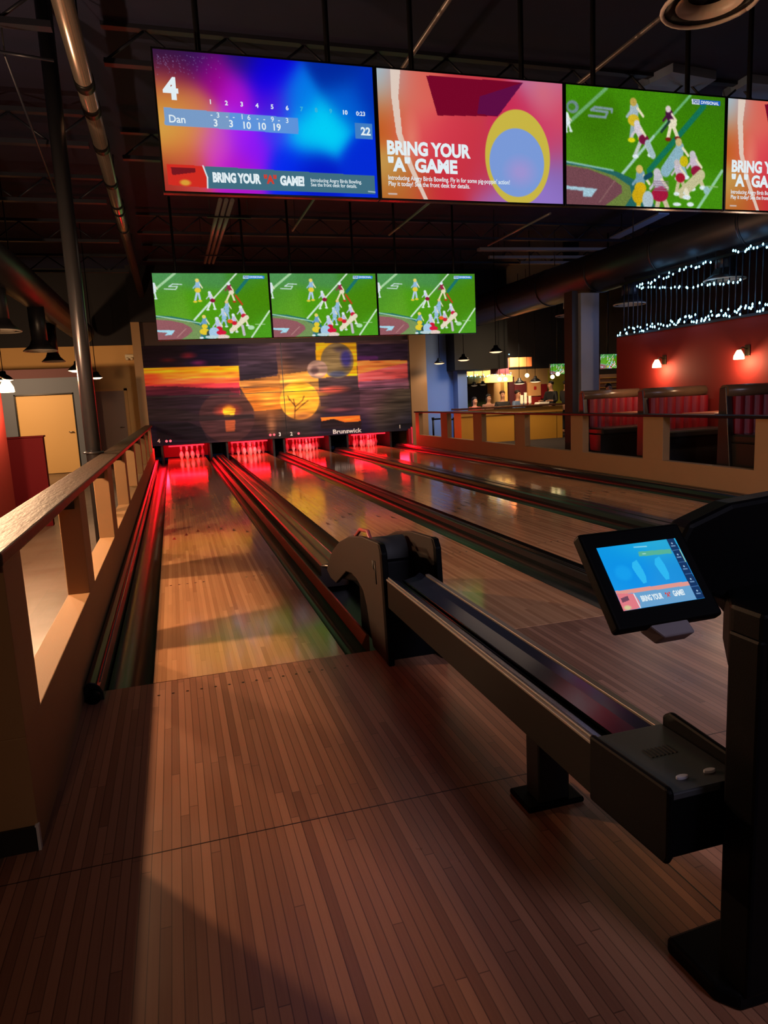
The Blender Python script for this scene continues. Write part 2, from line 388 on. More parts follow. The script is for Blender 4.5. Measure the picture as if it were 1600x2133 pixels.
def capping(x0, x1, y0, label, tracks):
    t = thing('lane_capping', label, 'capping', ((x0+x1)/2, y0, 0))
    w = x1-x0
    if tracks:
        obj('edge_strip', MB().prism([(x0, -.1), (x0+.05, -.1), (x0+.05, .05), (x0+.03, .06), (x0, .0)], 1, y0, 16.5), ORANGE, t, .004)
        a, b = x0+.116, x1-.05; n = (a+b)/2
        pr = [(x0+.05, -.1), (x0+.05, .0), (a, .0), (a, .085), (a+.012, .1), (n-.02, .1), (n-.012, .085), (n+.012, .085), (n+.02, .1), (b-.012, .1), (b, .085), (x1, -.02), (x1, -.1)]
        obj('ball_track_cover', MB().prism(pr, 1, y0+1.75, 16.5), CAPM, t)
        obj('track_nosing', MB().tube([(a+.01, y0+1.76, .085), (n, y0+1.69, .09), (b-.01, y0+1.76, .085)], .012), mat('dull_aluminium', (.4, .38, .36, 1), .35, 1), t)
        obj('trim_bead', MB().tube([(b-.004, y0+1.8, .1), (b-.004, 16.5, .1)], .007, 8), mat('red_bead', rgb(120, 40, 44), .3), t)
    else:
        n = (x0+x1)/2
        pr = [(x0, -.1), (x0, .03), (x0+.02, .07), (x0+.045, .085), (n-.02, .085), (n, .06), (n+.02, .085), (x1-.045, .085), (x1-.02, .07), (x1, .03), (x1, -.1)]
        obj('cover', MB().prism(pr, 1, y0, 16.5), GUT, t)
        obj('trim_bead', MB().tube([(n, y0, .066), (n, 16.5, .066)], .008, 8), MATS.get('dull_aluminium') or BLACKM, t)
    return t
capping(1.184, 1.53, .12, 'dark ball track capping with reddish edge strip behind the hood', True)
capping(3.05, 3.15, .12, 'narrow black capping between the two middle lanes', False)
capping(4.70, 5.04, .12, 'black capping beside the lane along the right half wall', False)
capping(6.58, 6.86, .12, 'black capping at the foot of the right half wall', False)
t = thing('bumper_rail', 'black bumper housing along the foot of the left half wall', 'bumper rail', (-.28, .1, 0))
obj('housing', MB().prism([(-.326, -.1), (-.326, .07), (-.315, .092), (-.295, .10), (-.27, .092), (-.25, .072), (-.236, .04), (-.232, -.1)], 1, -.12, 16.5), GUT, t, .004)
obj('end_knob', MB().tube([(-.28, -.17, .03), (-.28, -.11, .03)], .035, 12), BLACK, t, .01)
obj('rail_wire', MB().tube([(-.25, -.1, .092), (-.25, 16.4, .092)], .006, 8), MATS['dull_aluminium'], t)
# ---------------------------------------------------------------- pins and pin decks
PINM = mat('white_pin_plastic', (.38, .36, .35, 1), .3, spec=.3); PINR = mat('red_pin_stripe', rgb(180, 20, 24), .3)
PROF = [(0, 0), (.0258, 0), (.0285, .01), (.037, .04), (.052, .08), (.0605, .114), (.0575, .15), (.049, .18), (.0365, .21), (.0265, .235), (.0235, .254), (.0240, .28), (.029, .315), (.0323, .343), (.029, .366), (.018, .379), (0, .381)]
ROWS = [(0, 0), (-.152, 1), (.152, 1), (-.305, 2), (0, 2), (.305, 2), (-.457, 3), (-.152, 3), (.152, 3), (.457, 3)]
PINPOS = ['head pin at the front', 'pin left of the head pin', 'pin right of the head pin', 'left pin of the third row', 'middle pin of the third row', 'right pin of the third row',
          'leftmost pin of the back row', 'inner left pin of the back row', 'inner right pin of the back row', 'rightmost pin of the back row']
PLANE = ['on the leftmost lane', 'on the second lane from left', 'on the third lane from left', 'on the rightmost lane']
pin0 = None
for i in range(4):
    x0, x1, _, _ = LANES[i]; xc = (x0+x1)/2
    for k, (dx, r) in enumerate(ROWS):
        if i == 0 and k in (3, 6, 7): continue
        loc = (xc+dx, 16.78+r*.264, 0); lab = 'white bowling pin, '+PINPOS[k]+' '+PLANE[i]
        if pin0 is None:
            pin0 = thing('bowling_pin', lab, 'bowling pin', loc, 'bowling pins on lane 4')
            obj('pin_body', MB().lathe(PROF, (0, 0, 0), 18), PINM, pin0, local=True)
            obj('neck_stripe', MB().lathe([(.0262, .240), (.0246, .254), (.0250, .266)], (0, 0, 0), 18), PINR, pin0, local=True)
        else: dup(pin0, loc, lab, 'bowling pins on lane '+str(4-i))
KICK = mat('black_kickback', rgb(22, 18, 20), .35); REDP = mat('maroon_curtain', rgb(120, 30, 40), .7, bump=.2, bscale=30, stretch=(6, 1, .3))
REDL = glow('red_led', (1, .015, .035, 1), 2.2)
for i in range(4):
    x0, x1, _, _ = LANES[i]; xc = (x0+x1)/2
    t = thing('pin_deck_housing', ['black pin deck housing with red light bar of the leftmost lane', 'black pin deck housing with red light bar of the second lane from left', 'black pin deck housing with red light bar of the third lane from left', 'black pin deck housing with red light bar of the rightmost lane'][i], 'pin deck', (xc, 16.6, 0), 'pin deck housings')
    for sx in (x0-.16, x1+.10): obj('kickback', MB().box(sx, sx+.06, 16.62, 18.4, -.12, .62), KICK, t, .004)
    obj('curtain', MB().box(x0-.1, x1+.1, 18.05, 18.08, .02, .62), REDP, t)
    obj('light_bar', MB().box(x0+(-.02 if i else .05), x1-.05, 16.58, 16.62, .395, .43), REDL, t, .006)
    lamp('deck_lamp', 'AREA', (xc, 16.66, .52), 34, (1, .012, .03), w_ := 1.0, size_y=.06, aim=(xc, 17.3, .1))
    lamp('deck_lamp', 'AREA', (xc, 16.55, .41), 12, (1, .002, .006), w_, size_y=.04, aim=(xc, 15.2, -.3))
t = thing('kickback_panel', 'red lit side panel at the foot of the right pier beside lane 1', 'side panel', (7.0, 16.6, 0))
obj('panel', MB().box(6.98, 7.08, 16.42, 16.6, 0, .5), mat('red_panel', rgb(150, 30, 40), .4), t, .005); obj('panel_light', MB().box(7.085, 7.11, 16.42, 16.5, .05, .55), glow('red_led_dim', (1, .02, .06, 1), .8), t, .003)
lamp('deck_lamp', 'AREA', (6.8, 16.3, .45), 14, (1, .004, .012), .3, aim=(7.0, 15.0, .2))
lamp('deck_lamp', 'AREA', (-.16, 16.3, .5), 22, (1, .004, .012), .3, aim=(-.3, 14.0, .2))
# ---------------------------------------------------------------- half walls
def half_wall(name, label, x0, x1, posts, y1, rail_mat, rail, ztop, zs, sills):
    t = thing(name, label, 'half wall', ((x0+x1)/2, posts[0][0], 0))
    obj('lower_wall', MB().box(x0, x1, posts[0][0], y1, -.13, zs), DRYWALL, t, .004)
    for a, b in posts: obj('post', MB().box(x0, x1, a, b, zs-.002, ztop), DRYWALL, t, .004)
    obj('cap_rail', MB().box(*rail), rail_mat, t, .008)
    return t
WOODCAP = mat('worn_wood_cap', rgb(62, 50, 40), .5, spec=.2, bump=.3, bscale=18, vary=.35, vscale=10, stretch=(3, .6, 1))
lp = [(-1.36, -1.09), (.56, .84), (2.46, 2.84), (4.6, 4.9), (6.62, 6.92), (8.66, 8.96), (10.7, 11.0), (12.74, 13.04), (14.78, 15.08)]
t = half_wall('half_wall', 'tan half wall with worn wooden cap rail left of the lanes', -.45, -.33, lp, 16.5, WOODCAP, (-.50, -.315, -1.42, 16.45, .985, 1.03), .985, .40, None)
obj('base_board', MB().box(-.9, -.335, -1.375, -1.36, 0, .085), mat('black_vinyl_base', (.006, .006, .006, 1), .5), t)
obj('base_trim', MB().box(-.338, -.326, -1.375, -1.355, 0, .09), mat('white_edge', rgb(200, 195, 190), .5), t)
obj('end_wall', MB().box(-.95, -.451, -1.36, -1.25, 0, .985), DRYWALL, t, .004)
obj('bracket_or_shadow', MB().box(-.45, -.4, -.9, -.86, .9, .985), BLACKM, t)
for a, b in lp[1:7]: obj('bracket_or_shadow', MB().prism([(a, .985), (a, .90), (a-.10, .985)], 0, -.42, -.36), BLACKM, t)  # black triangles stand in for the posts' shadow under the rail
rp = [(-.2, .2), (2.65, 3.08), (4.75, 5.2), (6.82, 7.2), (8.9, 9.33), (10.95, 11.42), (13.05, 13.5), (15.2, 15.5)]
half_wall('half_wall', 'tan half wall with thin black rail right of the lanes', 6.9, 7.02, rp[1:], 15.5, BLACKM, (6.86, 7.06, 1.2, 15.5, .99, 1.03), .99, .37, None)
ds = bpy.data.objects[-1] if False else None
# ---------------------------------------------------------------- left seating area
RED = mat('red_wall_paint', rgb(118, 34, 29), .7, spec=.15, bump=.05); MAROON = mat('maroon_partition', rgb(84, 10, 18), .7, spec=.1)
struct('wall_seating', MB().box(-1.74, -1.58, -7.9, 5.05, 0, 1.98), RED)
t = thing('partition', 'low maroon booth partition beyond the left half wall', 'partition', (-1.6, 6.2, 0))
obj('panel', MB().box(-1.95, -1.40, 6.2, 6.32, 0, 1.16), MAROON, t); obj('top_cap', MB().box(-1.97, -1.385, 6.18, 6.34, 1.16, 1.18), MAROON, t, .004)
def lathe_obj(name, prof, c, m_, par, seg=24): return obj(name, MB().lathe(prof, c, seg), m_, par)
def sconce(loc, face, label, power):
    t = thing('wall_sconce', label, 'wall lamp', loc, 'wall sconces')
    x, y, z = loc; fx, fy = face
    obj('back_plate', MB().box(x-.05*abs(fy)-.0, x+.05*abs(fy)+.015*abs(fx), y-.05*abs(fx), y+.05*abs(fx)+.015*abs(fy), z-.06, z+.1), mat('bronze', (.06, .045, .03, 1), .35, .8), t, .005)
    obj('arm', MB().tube([(x, y, z+.04), (x+fx*.08, y+fy*.08, z+.07), (x+fx*.14, y+fy*.14, z+.03)], .01), MATS['bronze'], t)
    lathe_obj('glass_shade', [(.028, .03), (.045, .0), (.07, -.05), (.075, -.10), (.062, -.105)], (x+fx*.14, y+fy*.14, z), glow('lit_glass', (1, .62, .3, 1), 7), t)
    if power: lamp('sconce_glow', 'POINT', (x+fx*.15, y+fy*.15, z-.15), power, (1, .62, .34), .03)
    return t
def pendant(loc, r, label, power, top=5.2, lit=4, group='black pendant lamps', col=WARM):
    t = thing('pendant_lamp', label, 'pendant lamp', loc, group)
    x, y, z = loc
    lathe_obj('lamp_shade', [(.02, r*.95), (.05, r*.9), (.06, r*.6), (r*.6, r*.4), (r, 0), (r*.97, 0), (r*.55, r*.36), (.05, r*.55)], loc, BLACKM, t)
    lathe_obj('diffuser', [(0, -.03), (r*.5, -.025), (r*.9, .0), (r*.9, .012), (0, .012)], loc, glow('warm_diffuser_%d' % int(lit*10), (1, .66, .38, 1), lit), t)
    obj('cord', MB().tube([(x, y, z+r*.9), (x, y, top)], .008, 6), BLACK, t)
    if power: lamp('pendant_glow', 'SPOT', (x, y, z-.06), power, col, .08, spot=150, rot=(0, 0, 0))
    return t
sconce((-1.575, 4.65, 1.80), (1, 0), 'bright frosted sconce on the red wall at the left frame edge', 0)
pendant(tuple(at(163, 772, 9.0)), .17, 'black pendant lamp just left of the round steel column', 60, group='pendant lamps left of the half wall')
pendant(tuple(at(201, 787, 12.0)), .13, 'small black pendant lamp partly hidden behind the round steel column', 40, group='pendant lamps left of the half wall')
pendant(tuple(at(8, 792, 12.5)), .2, 'black pendant lamp above the glare of the left sconce', 30, group='pendant lamps left of the half wall')
t = thing('emergency_light', 'small cream emergency light on the far beige wall beside the pier', 'emergency light', (-.68, 16.95, 2.9))
p = at(270, 742, 16.9); obj('housing', MB().box(p.x-.12, p.x+.1, 16.9, 17, p.z-.06, p.z+.05), mat('cream_plastic', rgb(220, 205, 170), .5), t, .01); obj('lamp_head', MB().sphere((p.x-.07, 16.89, p.z-.07), .045).sphere((p.x+.05, 16.89, p.z-.07), .045), MATS['cream_plastic'], t)
STEEL = mat('dark_painted_steel', rgb(58, 58, 62), .28, .6, vary=.15, vscale=3, stretch=(2, 2, .3))
t = thing('round_column', 'dark steel pipe column standing at the left half wall', 'column', (-.53, 3.9, 0))
obj('shaft', MB().tube([(-.57, 3.9, 0), (-.57, 3.9, 5.2)], .073, 20), STEEL, t)
obj('collar', MB().lathe([(.073, 1.03), (.1, 1.035), (.1, 1.05), (.073, 1.055)], (-.57, 3.9, 0)), STEEL, t)
# ---------------------------------------------------------------- pictures
G1, G2, G3 = (62, 140, 40), (88, 150, 72), (76, 146, 12)
WH, PB, YE, MR, SK = (225, 240, 245), (150, 190, 225), (235, 205, 60), (140, 20, 55), (235, 225, 195)
def football_far():
    c = Canvas(400, 225, [(105, 82), (1195, 85), (1220, 698), (178, 712)])
    c.field([(150, 100, (80, 150, 85)), (600, 100, (75, 145, 75)), (1000, 100, (66, 140, 44)), (200, 350, (80, 150, 40)), (600, 380, (80, 158, 18)), (1100, 300, (72, 138, 10)), (1000, 450, (72, 140, 14)), (1150, 650, (78, 160, 30)), (300, 450, (96, 165, 36))])
    c.run([('line', 320, 82, 140, 240, 22, (170, 215, 165)), ('line', 900, 85, 690, 320, 14, (215, 235, 215)), ('line', 690, 320, 505, 530, 18, (205, 232, 215)), ('line', 1205, 450, 1035, 695, 16, (205, 235, 205)),
           ('line', 1010, 130, 900, 270, 30, (20, 112, 120), .85), ('line', 1070, 575, 1160, 575, 6, (190, 220, 180))])
    c.run([('poly', [(150, 485), (300, 495), (480, 530), (640, 585), (720, 720), (150, 720)], (46, 118, 104)), ('poly', [(155, 505), (300, 515), (450, 540), (560, 585), (600, 640), (560, 720), (150, 720)], (120, 150, 90)),
           ('poly', [(155, 525), (290, 535), (400, 560), (475, 600), (490, 635), (440, 680), (370, 720), (150, 720)], (150, 92, 98)),
           ('line', 150, 490, 560, 560, 8, (190, 225, 205)), ('line', 430, 610, 350, 690, 7, (185, 140, 135)), ('poly', [(160, 622), (330, 625), (300, 668), (235, 672), (262, 648), (165, 640)], (170, 220, 240))])
    for a in ((225, 235, 330, 240), (330, 240, 345, 212), (345, 212, 265, 212), (265, 212, 300, 188), (300, 188, 385, 192)): c.line(*a, 10, (205, 225, 225))
    def man(x, y, s, tors, hips, legs, helm, lean=0, shoes=WH, spread=22):
        c.line(x+lean*.4, y+62*s, x-spread*s, y+150*s, 16*s, legs); c.line(x+lean*.4, y+62*s, x+spread*s+lean*.5, y+145*s, 16*s, legs)
        c.ell(x-spread*s, y+160*s, 16*s, 8*s, shoes); c.ell(x+spread*s+lean*.5, y+154*s, 16*s, 8*s, shoes)
        c.line(x, y+18*s, x+lean*.4, y+62*s, 36*s, tors); c.ell(x+lean*.5, y+72*s, 24*s, 18*s, hips); c.ell(x-6*s, y-4*s, 15*s, 14*s, helm)
        c.line(x-8*s, y+24*s, x-34*s, y+56*s, 10*s, tors); c.line(x+14*s, y+22*s, x+34*s, y+54*s, 10*s, SK)
    man(535, 158, 1.25, PB, YE, (185, 210, 240), (240, 215, 110), 0, YE, 18)
    man(650, 275, 1.0, (205, 215, 240), MR, (232, 238, 240), WH, 50, WH, 20)
    man(830, 190, 1.1, (150, 40, 70), SK, SK, WH, 40, (190, 60, 30), 26); c.line(890, 300, 950, 385, 18, (190, 70, 30))
    man(130, 190, .9, WH, WH, WH, WH, 0)
    man(810, 365, 1.1, PB, (150, 190, 215), PB, (225, 205, 140), -10); man(770, 440, 1.0, (175, 205, 235), PB, PB, (200, 215, 235), 20)
    man(940, 415, 1.1, (200, 205, 235), (205, 30, 60), SK, WH, 50, WH, 30); c.line(990, 510, 850, 630, 44, SK)
    man(870, 490, 1.0, (195, 195, 230), (210, 30, 50), SK, WH, 10); c.ell(835, 545, 26, 18, (245, 100, 40)); c.line(950, 590, 965, 670, 26, (200, 190, 205)); c.ell(1030, 605, 32, 20, (180, 220, 180))
    man(600, 505, 1.2, (110, 160, 200), (235, 205, 50), (70, 120, 140), (238, 215, 110), 0); c.ell(600, 640, 45, 30, (235, 205, 50)); c.ell(640, 660, 20, 30, (50, 70, 60))
    man(720, 525, 1.25, (190, 205, 235), (205, 25, 55), (225, 220, 220), (215, 225, 240), 30); c.ell(690, 650, 50, 50, (170, 205, 235)); c.ell(755, 650, 45, 22, (215, 25, 60)); c.ell(770, 690, 60, 22, (235, 210, 200)); c.ell(670, 690, 60, 16, (190, 215, 220))
    c.blur(3, .07)
    c.poly([(962, 106), (1015, 106), (1015, 136), (962, 136)], (190, 225, 250)); c.poly([(1015, 106), (1165, 108), (1165, 138), (1015, 136)], (40, 140, 225))
    return c, [('FOX', 968, 121, .036, 2, 'LEFT', 1, 42), ('DIVISIONAL', 1022, 122, .028, 0, 'LEFT', .7, 130)]
def football_near():
    c = Canvas(400, 225, [(130, 52), (1292, 152), (1172, 962), (62, 935)])
    c.field([(200, 100, (64, 138, 8)), (700, 150, (66, 138, 10)), (1200, 200, (56, 120, 10)), (300, 400, (58, 118, 4)), (1100, 450, (60, 130, 6)), (400, 600, (66, 135, 12)), (1000, 900, (70, 145, 16)), (200, 600, (72, 140, 16))])
    c.run([('line', 430, 80, 135, 335, 22, (110, 170, 110)), ('line', 1040, 135, 740, 440, 16, (110, 180, 120)), ('line', 740, 440, 480, 720, 18, (165, 205, 190)), ('line', 1130, 215, 680, 690, 34, (14, 112, 100), .85), ('line', 1205, 690, 995, 965, 18, (150, 205, 165)), ('line', 1075, 800, 1160, 804, 7, (150, 190, 120))])
    c.run([('poly', [(60, 625), (250, 650), (450, 700), (620, 780), (700, 950), (50, 950)], (36, 100, 96)), ('poly', [(70, 645), (250, 670), (430, 730), (530, 800), (540, 870), (480, 950), (55, 950)], (110, 130, 62)), ('poly', [(70, 655), (240, 680), (390, 740), (470, 800), (470, 850), (400, 900), (330, 950), (55, 950)], (116, 72, 80)),
           ('line', 70, 625, 420, 690, 10, (140, 190, 180)), ('line', 430, 760, 300, 920, 8, (140, 100, 100)), ('poly', [(70, 802), (295, 824), (245, 882), (185, 880), (190, 840), (70, 828)], (165, 200, 215))])
    c.ell(165, 222, 46, 38, (110, 140, 140)); c.ell(160, 222, 26, 20, (66, 130, 30))
    for a in ((280, 288, 400, 300), (400, 300, 420, 262), (300, 245, 420, 262), (300, 245, 330, 224), (330, 224, 455, 240), (455, 240, 450, 262)): c.line(*a, 15, (125, 150, 160))
    def man(x, y, s, tors, hips, legs, helm, lean=0, shoes=WH, spread=22):
        c.line(x+lean*.4, y+62*s, x-spread*s, y+150*s, 18*s, legs); c.line(x+lean*.4, y+62*s, x+spread*s+lean*.5, y+145*s, 18*s, legs)
        c.ell(x-spread*s, y+160*s, 16*s, 8*s, shoes); c.ell(x+spread*s+lean*.5, y+154*s, 16*s, 8*s, shoes)
        c.line(x, y+18*s, x+lean*.4, y+62*s, 38*s, tors); c.ell(x+lean*.5, y+74*s, 25*s, 19*s, hips); c.ell(x-2*s, y-6*s, 15*s, 14*s, helm)
        c.line(x-8*s, y+24*s, x-36*s, y+58*s, 10*s, tors); c.line(x+14*s, y+22*s, x+34*s, y+56*s, 10*s, SK)
    man(620, 195, 1.7, (165, 185, 195), (215, 185, 40), (150, 175, 180), (195, 165, 75), -30, (225, 215, 20), 26)
    man(630, 355, 1.45, (215, 205, 215), (120, 20, 60), (190, 200, 195), (215, 210, 220), 70, WH, 26); c.line(690, 490, 720, 580, 40, (165, 190, 195))
    man(870, 245, 1.35, (70, 20, 60), SK, SK, (220, 205, 205), 30, (120, 30, 20), 20); c.line(865, 330, 800, 405, 16, (30, 60, 50))
    man(120, 280, .8, WH, WH, WH, WH, 0)
    man(920, 490, 1.6, (140, 180, 190), (160, 190, 180), (150, 185, 195), (200, 180, 120), -30); c.line(900, 560, 800, 690, 70, (140, 180, 195)); c.ell(940, 620, 30, 30, (205, 185, 20))
    man(1010, 580, 1.5, (205, 190, 205), (145, 25, 60), (205, 195, 150), (200, 195, 205), 20); c.line(1050, 720, 900, 850, 60, (200, 195, 150))
    man(890, 640, 1.35, (200, 190, 205), (170, 25, 50), (200, 190, 150), (200, 190, 190), 20); c.line(930, 830, 940, 880, 30, SK); c.ell(930, 880, 30, 12, WH)
    man(615, 690, 1.7, (120, 160, 180), (215, 175, 20), (205, 170, 25), (215, 185, 100), -20); c.ell(585, 870, 45, 45, (210, 170, 20)); c.line(650, 740, 690, 720, 30, (20, 70, 90))
    man(740, 715, 1.8, (190, 190, 200), (175, 30, 70), (205, 190, 160), (200, 195, 205), 20); c.ell(740, 860, 60, 40, (165, 25, 60)); c.ell(650, 900, 40, 50, (175, 195, 205))
    for k in range(5): c.line(700, 765+k*16, 810, 770+k*16, 5, (150, 120, 150))
    c.ell(855, 930, 30, 10, WH); c.ell(950, 930, 25, 12, WH); c.ell(1078, 830, 22, 22, (150, 190, 190))
    c.blur(3, .07)
    c.poly([(1048, 160), (1104, 164), (1100, 202), (1044, 198)], (205, 215, 230)); c.poly([(1104, 164), (1255, 178), (1250, 212), (1100, 202)], (20, 90, 190))
    return c, [('FOX', 1054, 181, .033, 2, 'LEFT', 1, 44), ('DIVISIONAL', 1110, 188, .028, 0, 'LEFT', .6, 130)]
def scoreboard():
    Q = [(48, 58), (1530, 186), (1523, 1082), (122, 1040)]
    c = Canvas(420, 236, Q)
    c.field([(60, 80, (22, 20, 56)), (180, 90, (30, 20, 70)), (350, 110, (44, 22, 84)), (200, 230, (130, 12, 70)), (90, 200, (110, 24, 60)), (450, 240, (160, 0, 140)), (620, 350, (188, 20, 214)), (800, 190, (8, 0, 200)), (800, 270, (6, 0, 255)), (650, 130, (28, 16, 110)), (1300, 210, (0, 40, 160)), (1500, 350, (0, 46, 180)), (1200, 600, (0, 215, 255)), (1050, 650, (0, 214, 255)),
             (1000, 430, (0, 130, 240)), (1450, 850, (0, 44, 220)), (950, 860, (0, 44, 245)), (700, 750, (140, 20, 255)), (620, 640, (168, 30, 255)), (450, 760, (222, 60, 210)), (470, 660, (205, 90, 200)), (250, 660, (226, 150, 60)), (100, 420, (214, 140, 50)), (90, 620, (220, 165, 70)), (230, 520, (220, 150, 66)), (100, 720, (222, 160, 64)), (340, 640, (220, 140, 84)), (200, 760, (222, 140, 60)), (100, 330, (190, 80, 60)), (150, 400, (214, 150, 60)), (120, 560, (214, 176, 80)), (300, 450, (205, 110, 80)), (280, 830, (200, 60, 66)), (130, 850, (160, 38, 34)),
             (600, 870, (184, 20, 205)), (1100, 900, (0, 24, 205)), (1350, 420, (0, 100, 220)), (860, 600, (60, 60, 250)), (850, 430, (90, 10, 220))], .1)
    rnd = random.Random(3)
    for _ in range(110):
        x, y = 70+abs(rnd.gauss(0, 200)), 95+abs(rnd.gauss(0, 75)); c.ell(x, y+x*.03, 2.6, 2.6, (150, 140, 190), .3+.4*rnd.random())
    c.poly([(118, 470), (1016, 542), (1016, 652), (125, 592)], (124, 160, 205)); c.poly([(560, 505), (1016, 542), (1016, 652), (560, 622)], (90, 150, 232), .8)
    c.poly([(1393, 573), (1510, 580), (1508, 685), (1395, 680)], (70, 130, 200))
    c.poly([(385, 872), (1507, 935), (1507, 1057), (400, 1022)], (66, 112, 132))
    c.poly([(132, 858), (372, 872), (398, 930), (402, 1020), (142, 1000)], (214, 44, 34)); c.poly([(160, 880), (320, 885), (326, 915), (170, 935)], (96, 16, 30), .8); c.ell(255, 985, 46, 24, (225, 190, 60), .8, .5)
    c.line(374, 872, 402, 950, 9, WH); c.line(402, 950, 402, 1020, 9, WH); c.line(1462, 1040, 1505, 1044, 6, (190, 210, 220))
    T = [('4', 168, 348, .15, 0, 'CENTER', 1.2), ('Dan', 150, 551, .055, 0, 'LEFT', .4), ('22', 1464, 635, .06, 0, 'CENTER', 1), ('0:23', 1437, 512, .033, 0, 'CENTER', .6)]
    for k, (x, y) in enumerate([(433, 433), (540, 441), (643, 449), (745, 458), (846, 466), (946, 474), (1042, 481), (1140, 488), (1237, 495), (1331, 503)]):
        T.append((str(k+1), x, y, .033, 0 if k < 6 or k == 9 else 3, 'CENTER', .9))
    for s, x, y in [('-', 438, 521), ('3', 482, 526), ('-', 541, 532), ('-', 586, 536), ('1', 643, 536), ('6', 688, 541), ('-', 745, 546), ('-', 790, 550), ('9', 845, 553), ('-', 888, 557), ('3', 943, 561)]: T.append((s, x, y, .038, 0, 'CENTER', .3))
    for s, x, y in [('3', 465, 580), ('3', 568, 585), ('10', 670, 596), ('10', 771, 602), ('19', 870, 608)]: T.append((s, x, y, .052, 0, 'CENTER', .6))
    T += [('BRING YOUR', 436, 952, .068, 0, 'LEFT', 1.6, 318), ('"A"', 776, 964, .06, 1, 'LEFT', 1.6, 84), ('GAME!', 882, 972, .068, 0, 'LEFT', 1.6, 160), ('Introducing Angry Birds Bowling.', 1082, 966, .029, 0, 'LEFT', .3, 336), ('See the front desk for details.', 1084, 996, .029, 0, 'LEFT', .3, 302)]
    return c, T
def advert():
    c = Canvas(360, 203, [(85, 70), (1537, 195), (1455, 1150), (85, 1100)])
    c.field([(130, 100, (150, 200, 230)), (110, 200, (160, 215, 235)), (140, 330, (205, 120, 50)), (120, 500, (195, 85, 20)), (280, 150, (215, 120, 95)), (330, 300, (226, 112, 96)), (420, 180, (224, 92, 82)), (300, 500, (232, 110, 100)), (420, 600, (225, 70, 80)), (600, 700, (216, 60, 78)), (700, 800, (205, 50, 66)), (500, 1050, (205, 40, 58)), (1200, 500, (206, 44, 84)), (1300, 600, (214, 66, 106)), (1480, 400, (222, 74, 100)), (1450, 700, (200, 70, 110)), (1440, 900, (135, 110, 190)), (1300, 1080, (150, 120, 205)), (1000, 1110, (160, 110, 190)), (900, 900, (200, 56, 80)), (140, 900, (205, 170, 90)), (180, 1050, (180, 90, 30)), (330, 1050, (196, 100, 50)), (800, 150, (200, 60, 70)), (1400, 250, (190, 120, 160))], .13)
    c.poly([(190, 70), (270, 80), (245, 300), (260, 600), (330, 850), (430, 1115), (400, 1115), (290, 850), (215, 600), (190, 300)], (232, 214, 200), .9)
    # plain colour blocks stand where the artwork is
    c.poly([(470, 130), (1230, 185), (1010, 460), (540, 455)], (120, 6, 40)); c.poly([(880, 300), (1230, 185), (1010, 460), (850, 440)], (92, 14, 74), .85)
    c.ell(1140, 790, 250, 300, (206, 186, 70)); c.ell(1130, 830, 210, 215, (126, 158, 222)); c.ell(1150, 900, 150, 120, (170, 150, 215), .8, .8)
    c.ell(330, 640, 90, 200, (236, 150, 120), .5, .9); c.ell(1380, 260, 160, 200, (226, 110, 120), .5, .9)
    c.line(135, 1068, 195, 1070, 9, (210, 200, 200))
    return c, [('BRING YOUR', 135, 714, .104, 0, 'LEFT', 1.3, 640), ('"A" GAME', 140, 845, .104, 0, 'LEFT', 1.3, 528), ('Introducing Angry Birds Bowling. Fly in for some pig-poppin\' action!', 135, 944, .037, 0, 'LEFT', .4, 925), ('Play it today! See the front desk for details.', 135, 990, .037, 0, 'LEFT', .4, 617)]
SCREEN = paint_mat('lit_screen', .92); SCREENF = paint_mat('lit_screen_far', .92)
INK = [glow('white_ink', (.78, .88, .92, 1), .95), glow('red_ink', (.75, .05, .03, 1), .8), glow('blue_ink', (.02, .1, .4, 1), .8), glow('dim_ink', (.05, .55, .85, 1), .8)]
BEZ = mat('black_bezel', (.006, .006, .007, 1), .25)
PICS = {}
def tv(label, x0, z0, x1, z1, y, pic, group, mounts=(), top=5.2, name='wall_screen', depth=.06):
    w, h = x1-x0, z1-z0; t = thing(name, label, 'screen', ((x0+x1)/2, y, z0), group)
    fr = lambda u, v: (-w/2+w*u, -.001, h*(1-v))
    if pic not in PICS:
        cv, T = {'far': football_far, 'near': football_near, 'score': scoreboard, 'ad': advert}[pic]()
        PICS[pic] = (cv, T, None)
    cv, T, me = PICS[pic]
    if me is None:
        o = canvas_mesh('display', cv, fr, [SCREEN], t)
        ft = lambda u, v: (lambda q: (-w/2+w*q[0], -.0035, h*(1-q[1])))(cv.uv(u, v))
        items = [k[:3]+(k[3]*h,)+k[4:] for k in T]
        tx = text_mesh('display_lettering', items, INK, t, ft); o['w'] = w; o['h'] = h; PICS[pic] = (cv, T, (o, tx))
    else:
        for k in me:
            c = k.copy(); COL.objects.link(c); c.parent = t; c.scale = (w/me[0]['w'], 1, h/me[0]['h'])
    e = .014
    m = MB().box(-w/2-e, w/2+e, .004, depth, -e, h+e)
    m.box(-w/2-e, -w/2, -.004, .004, -e, h+e).box(w/2, w/2+e, -.004, .004, -e, h+e).box(-w/2, w/2, -.004, .004, -e, 0).box(-w/2, w/2, -.004, .004, h, h+e)
    obj('bezel', m, BEZ, t, .003, local=True)
    for k in mounts:
        obj('hanging_pole', MB().tube([(k*w, depth+.04, h*.3), (k*w, depth+.04, top-z0)], .022, 8), BLACKM, t, local=True)
        obj('bracket_or_shadow', MB().box(k*w-.1, k*w+.1, depth, depth+.05, h*.3, h*.6), BLACKM, t, local=True)
    return t
Yn = 1.8
zt = [at(315, 98, Yn), at(783, 140, Yn), at(1178, 177, Yn)]; 
